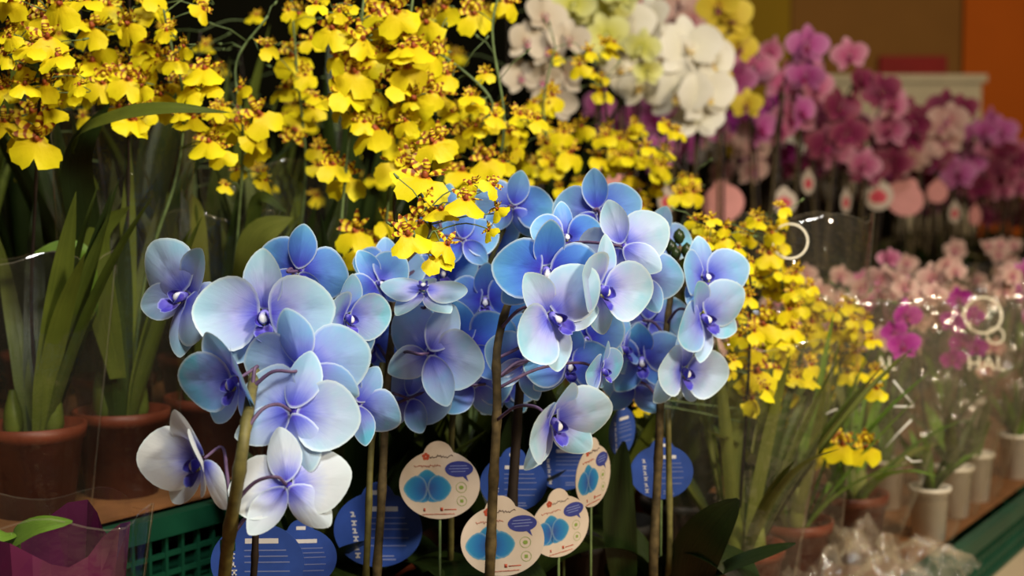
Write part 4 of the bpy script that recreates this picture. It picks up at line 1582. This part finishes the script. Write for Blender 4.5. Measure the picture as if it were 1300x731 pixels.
GW = 'pale moth orchids beside the yellow sprays'
px_moth('cream', 'cream moth orchid with blush centres behind the yellow sprays', 680, 2.38,
        [(668, 52, 56), (662, 96, 52), (700, 62, 60), (715, 95, 62), (690, 20, 60), (722, 50, 56), (705, 128, 60), (690, 100, 50)],
        [[(683, 200, 2.40), (684, 90, 2.38), (690, 10, 2.37), (700, -30, 2.36)], [(712, 220, 2.4), (716, 100, 2.38), (712, 30, 2.37)]], GW, 1)
px_moth('lime', 'lime green moth orchid at the top behind the yellow sprays', 745, 2.46,
        [(745, 15, 66), (775, 8, 60), (728, 5, 60), (770, 45, 60), (752, 62, 56), (815, 60, 50), (820, 90, 44), (790, -10, 60)],
        [[(752, 220, 2.50), (760, 100, 2.48), (758, 20, 2.47), (780, -20, 2.46)]], GW, 2)
px_moth('white', 'greenish white moth orchid on a dark stake', 795, 2.56,
        [(790, 32, 84), (812, 45, 78), (770, 34, 70), (800, 78, 70), (785, 85, 60), (825, 20, 60), (815, 110, 60), (800, 105, 56)],
        [[(790, 230, 2.54), (787, 100, 2.52), (795, 30, 2.50), (810, -20, 2.5)], [(800, 230, 2.54), (808, 120, 2.52), (818, 60, 2.5)]], GW, 3)
px_moth('white', 'pure white moth orchid before the purple orchids', 868, 2.62,
        [(838, 68, 84, -20, 4, 0), (872, 60, 88, 10, 20, 0), (898, 78, 80, 30, 0, 10), (862, 116, 90, -14, -10, -6), (894, 118, 84, 24, -6, 10), (886, 152, 66, 160, -20, 0),
         (855, 88, 76, 0, 0, 20), (880, 90, 84, 5, 5, -10)],
        [[(852, 250, 2.60), (866, 140, 2.57), (868, 70, 2.56), (864, 32, 2.55)], [(880, 260, 2.6), (884, 160, 2.57), (888, 100, 2.56)]], GW, 4)
px_moth('yellow', 'golden yellow moth orchid between white and purple ones', 915, 2.80,
        [(925, 22, 62), (938, 58, 50), (905, 96, 48), (948, 132, 42), (912, 8, 56), (930, 40, 50)],
        [[(912, 260, 2.78), (914, 140, 2.75), (922, 60, 2.74), (920, 0, 2.74)]], GW, 5)
px_moth('blush', 'dusky blush moth orchid high up behind the white one', 862, 3.0,
        [(860, 12, 52), (880, 25, 50), (835, 15, 50), (850, 35, 46), (890, 8, 50), (815, 5, 50)],
        [[(858, 260, 2.98), (860, 100, 2.96), (862, 0, 2.95)]], GW, 6)

# rows of coloured moth orchids running back along the high tier
KF_P = tag_kit_front(M_TAGW, M_TAGP, M_PRINTR, True)
V, Fc = flat_poly(outline_tag(TR), -.0004, .0004)
KB_P = [('card', mesh('card', V, Fc, M_TAGP, smooth=False))]
desc = {
    'purple': 'purple moth orchid', 'pink': 'rose pink moth orchid', 'magenta': 'deep magenta moth orchid', 'burgundy': 'dark burgundy moth orchid',
    'blush': 'blush cream moth orchid', 'white': 'white moth orchid', 'yellow': 'yellow moth orchid'}
rows = [(-.10, 1.83, 17, .19, 'front line of the rear tier', ['purple', 'pink', 'burgundy', 'pink', 'burgundy', 'blush', 'burgundy', 'purple', 'purple', 'burgundy', 'pink', 'burgundy', 'blush', 'burgundy', 'blush', 'yellow', 'burgundy', 'magenta']),
        (-.34, 1.98, 15, .22, 'second line of the rear tier', ['purple', 'blush', 'magenta', 'burgundy', 'burgundy', 'burgundy', 'magenta', 'burgundy', 'blush', 'purple', 'blush', 'burgundy', 'blush', 'burgundy', 'pink']),
        (-.62, 2.3, 9, .34, 'last line of the rear tier', ['purple', 'white', 'blush', 'white', 'white', 'blush', 'white', 'magenta', 'blush'])]
rt = random.Random(5)
ntag = 0
for (p, s0, n, ds, where, kinds) in rows:
    for i in range(n):
        s = s0 + i * ds + rt.uniform(-.02, .02)
        if s > 5.15: break
        b = DP(s, p + rt.uniform(-.02, .02), Z_HIGH)
        kind = kinds[i % len(kinds)]
        top = .535 + rt.uniform(-.05, .03) - .10 * max(0, (b.y - 4.1)) / .8
        if p > -.2 and b.y < 3.15: top += .07
        if p < -.5: top += .02
        topz = b.z + top
        fl, stems = [], []
        for sgn in (-1, 1):
            x0 = b + Vector((sgn * .02, 0, 0))
            a = rt.uniform(-.5, .5)
            ax = Vector((math.cos(a) * sgn, -abs(math.sin(a)) - .3, 0)).normalized()
            st = [x0 + Vector((0, 0, .32)), x0 + Vector((0, 0, top * .82)) + ax * .015, x0 + Vector((0, 0, top)) + ax * .05, x0 + Vector((0, 0, top - .03)) + ax * .11]
            stems.append(st)
            cur = catmull(st, 6)
            m = 4
            for k in range(m):
                q = cur[int(len(cur) * (.36 + .62 * k / m))]
                pos = q + Vector((rt.uniform(-.035, .035), rt.uniform(-.06, -.01), rt.uniform(-.035, .015) - .02 * (k < 1)))
                fl.append((pos, rt.uniform(.075, .105), rt.uniform(-40, 50), rt.uniform(-18, 12), rt.uniform(-20, 20)))
        near = b.y < 3.4 and p > -.2
        near_lbl = 'nearer the white orchids' if b.y < 3.3 else ('halfway along the row' if b.y < 4.2 else 'towards the orange wall')
        moth_orchid(kind, '%s in the %s, %s' % (desc[kind], where, near_lbl), b, fl, stems, 'moth orchids of the rear tier', near, 4, seed=i + int(-p * 100),
                    leaf_len=.16)

# their tags
GP = 'pink and white tags of the rear tier'
for (px, py, Y, r, yaw, roll, front, lb) in [
        (995, 256, 3.00, 18, 12, 0, True, 'white tag with red flower before the rose pink orchids'),
        (1074, 256, 3.22, 17, 55, 0, True, 'narrow white tag with red flower above the sleeve with the ring'),
        (1026, 232, 3.15, 17, 50, 0, True, 'plain pale tag between dark stems behind the red flower tags'),
        (1212, 270, 3.95, 15, 45, 0, True, 'white tag with red flower deep in the purple row'),
        (1284, 240, 4.55, 13, 30, 0, True, 'small white tag with red flower at the far end'),
        (918, 258, 2.84, 28, 10, 10, False, 'pink round tag split by the stem of the golden orchid'),
        (1148, 252, 3.62, 25, -4, -25, False, 'pink round tag leaning on a dark stem in the purple row'),
        (1115, 248, 3.55, 22, 20, 0, True, 'pink tag with dark flower beside the leaning pink tag'),
        (1238, 274, 4.15, 14, 40, 0, False, 'small pink tag beside the far white tag'),
        (1190, 244, 3.85, 16, 20, 0, False, 'pink tag behind the deep purple row stems'),
        (770, 232, 2.46, 24, 10, 0, False, 'pink tag behind the small yellow sprays'),
        (800, 246, 2.5, 18, 40, 0, False, 'narrow pink tag behind the small yellow sprays'),
        (846, 255, 2.55, 18, 48, 0, True, 'cream tag below the white moth orchid')]:
    plant_tag(KF_P if front else KB_P, px, py, Y, r, yaw, lb, roll, Z_HIGH + .08, GP, 0, M_STAKE)

# ------------------------------------------------------------------ little orchids in white pots along the aisle edge
GM = 'small orchids in white pots'
mini = [(1188, 2.00, 'magenta', 'small magenta orchid in the white pot next to the cellophane', [(1150, 400, 44), (1146, 437, 44), (1135, 420, 34)], [(1165, 560), (1158, 460), (1152, 400)]),
        (1219, 2.15, 'magenta', 'small magenta orchid in the second white pot', [(1216, 378, 34), (1210, 408, 34), (1222, 432, 36), (1210, 455, 34), (1240, 440, 30), (1235, 400, 28)],
         [(1212, 560), (1212, 470), (1218, 380)]),
        (1246, 2.26, 'blush', 'small blush orchid in the third white pot', [(1262, 440, 30), (1275, 370, 30), (1250, 470, 26), (1285, 350, 30)], [(1250, 540), (1258, 450), (1275, 365)]),
        (1298, 2.44, 'purple', 'small purple orchid in the far white pot at the crate edge', [(1300, 345, 34), (1292, 372, 30), (1310, 400, 30)], [(1298, 500), (1300, 420), (1300, 350)])]
for (px, Y, kind, lb, fls, st) in mini:
    b = base_at(px, Y, Z_LOW)
    rr = random.Random(px)
    fl = [(P(x, y, Y - .02 + rr.uniform(-.02, .02)), sp * Y / F, rr.uniform(-30, 30), rr.uniform(-20, 10), rr.uniform(-20, 20)) for (x, y, sp) in fls]
    e = moth_orchid(kind, lb, b, fl, [[P(x, y, Y - .01) for (x, y) in st]], GM, True, 0, POT_W, px, M_LEAFB, name='miniature_orchid', r=.0018)
    for k in range(9):
        az = rr.uniform(0, 6.28)
        strap_leaf(e, b + Vector((0, 0, .06)), az, rr.uniform(.09, .17), rr.uniform(.014, .024), rr.uniform(.2, .6), rr.uniform(.1, .6), M_LEAFB if k % 2 else M_LEAF, rr)
sl = []
for i, (px, Y, *_r) in enumerate(mini):
    sl.append(sleeve(base_at(px, Y, Z_LOW + .001), .034, .085, .34, 'printed hazy sleeve around the %s white pot' % ['first', 'second', 'third', 'far'][i], M_FILMR, (.035, .02), seed=20 + i))

# pale little orchids standing behind the white pots
GI = 'pale little orchids behind the white pots'
k = 0
for (s, p) in [(1.05, .25), (1.25, .18), (1.28, .36), (1.5, .28), (1.52, .12), (1.72, .34), (1.78, .16), (2.0, .3), (2.02, .12), (2.3, .34), (2.3, .16), (2.6, .3), (2.62, .12), (2.95, .3), (3.0, .12), (3.35, .3), (3.8, .25)]:
    rr = random.Random(k + 300)
    b = DP(s, p, Z_LOW)
    kind = rr.choice(['blush', 'blush', 'burgundy', 'pink', 'blush'])
    h = rr.uniform(.33, .40)
    st = [b + Vector((0, 0, .2)), b + Vector((.01, -.02, h * .8)), b + Vector((.02, -.05, h))]
    fl = []
    for q in range(6):
        fl.append((b + Vector((rr.uniform(-.06, .07), rr.uniform(-.08, .0), h - rr.uniform(-.01, .12))), rr.uniform(.04, .058), rr.uniform(-40, 40), rr.uniform(-10, 30), rr.uniform(-20, 20)))
    e = moth_orchid(kind, '%s miniature orchid in a white pot behind the aisle edge row' % kind, b, fl, [st], GI, b.y < 2.7, 0, POT_W, k, M_LEAFB, name='miniature_orchid', r=.0018)
    for q in range(6):
        az = rr.uniform(0, 6.28)
        strap_leaf(e, b + Vector((0, 0, .06)), az, rr.uniform(.10, .2), rr.uniform(.016, .026), rr.uniform(.2, .6), rr.uniform(.1, .5), M_LEAF if q % 2 else M_LEAFB, rr)
    if k % 2 == 0 and b.y < 3.2:
        sleeve(b + Vector((0, 0, .001)), .034, .08, .33, 'hazy sleeve around a pale miniature orchid', M_FILMR, (.02, 0), seed=40 + k, group='sleeves of the pale miniature orchids')
    k += 1


def print_on(sl_o, me, px, py, Y, name, yaw=-8):
    M = sl_o.matrix_basis.inverted() @ orient(P(px, py, Y), yaw, 8, 0, 1.0)
    return obj(name, me, sl_o, M)


def ring_mesh(r, wd):
    V, Fc = ring(0, 0, r, wd, 0, 40)
    return mesh('printed_ring', V, Fc, M_INKC, smooth=False)


print_on(s2, ring_mesh(.0205, .0022), 1003, 306, 1.66, 'printed_ring')
print_on(sl[1], ring_mesh(.027, .0034), 1248, 400, 2.11, 'printed_ring')
print_on(sl[1], ring_mesh(.012, .0024), 1264, 426, 2.11, 'printed_ring')
print_on(sl[1], text_mesh('HAL', .030, M_INKC), 1252, 462, 2.115, 'printed_lettering')
print_on(sl[0], text_mesh('AL', .026, M_INKC), 1124, 462, 1.955, 'printed_lettering')


# ------------------------------------------------------------------ crumpled cellophane and terracotta pot at the tray edge
def crumple(name, cx_px, Y, sx, sy, h, label, seed, m=M_CELLO, z=Z_LOW):
    n = 34
    c = base_at(cx_px, Y, z + .001)
    V, Fc = [], []
    for j in range(n + 1):
        for i in range(n + 1):
            u, v = i / n * 2 - 1, j / n * 2 - 1
            q = Vector((u * 2.2 + seed, v * 2.2, seed * .7))
            hh = max(0, 1 - (u * u) ** 1.5) * max(0, 1 - (v * v) ** 1.5)
            zz = h * hh * (.45 + .9 * abs(noise.noise(q)) + .5 * abs(noise.noise(q * 2.7)) + .25 * abs(noise.noise(q * 6)))
            dx = .015 * noise.noise(q * 1.7 + Vector((9, 0, 0)))
            dy = .015 * noise.noise(q * 1.7 + Vector((0, 9, 0)))
            V.append(Vector((u * sx / 2 + dx, v * sy / 2 + dy, zz)))
    for j in range(n):
        for i in range(n):
            a = j * (n + 1) + i
            Fc.append((a, a + 1, a + n + 2, a + n + 1))
    o = obj(name, mesh(name, V, Fc, m, smooth=False), None, Matrix.Translation(c) @ ROTD)
    tag(o, label, 'plastic wrap')
    return o


crumple('cellophane_wrap', 1075, 1.74, .16, .26, .075, 'crumpled clear cellophane lying beside the first white pot', 3.3)
crumple('cellophane_wrap', 1180, 1.85, .13, .12, .035, 'crumpled clear cellophane hanging at the crate rim', 5.1)


# ------------------------------------------------------------------ purple wrapped pot plant at the lower left
b = base_at(42, 1.12, Z_LOW)
e = empty('wrapped_orchid', b)
tag(e, 'purple wrapped pot with one bright green leaf before the terracotta pots', 'potted plant')
n, kk = 28, 8
V, Fc = [], []
for j in range(kk + 1):
    t = j / kk
    for i in range(n):
        a = 2 * math.pi * i / n
        r = (.046 + .018 * t) * (1 + .10 * t * math.cos(4 * a + .6) + .05 * math.sin(9 * a + 2 * t))
        V.append(Vector((r * math.cos(a), r * math.sin(a), .225 * t + .014 * t * math.cos(4 * a + .6))))
for j in range(kk):
    for i in range(n):
        i2 = (i + 1) % n
        Fc.append((j * n + i, j * n + i2, (j + 1) * n + i2, (j + 1) * n + i))
Fc.append(tuple(range(n))[::-1])
obj('purple_wrap', mesh('purple_wrap', V, Fc, M_PWRAP, smooth=False), e)
V, Fc = lathe([(.030, .004), (.042, .15), (.039, .15), (.034, .14), (.001, .138)], 18)
obj('pot', mesh('pot', V, Fc, M_CPOT), e)
px_leaf(e, [(20, 705, 1.14), (10, 690, 1.09), (45, 668, 1.07), (92, 662, 1.065)], .020, M_LEAFB, (0, -.75, .65), .05, moth_leaf_prof)
px_leaf(e, [(20, 705, 1.14), (12, 678, 1.09), (-10, 680, 1.07), (-40, 705, 1.065)], .022, M_LEAFB, (0, -.75, .65), .05, moth_leaf_prof)
sleeve(b + Vector((0, 0, .001)), .062, .082, .245, 'clear film around the purple wrapped pot', M_FILM, seed=61)
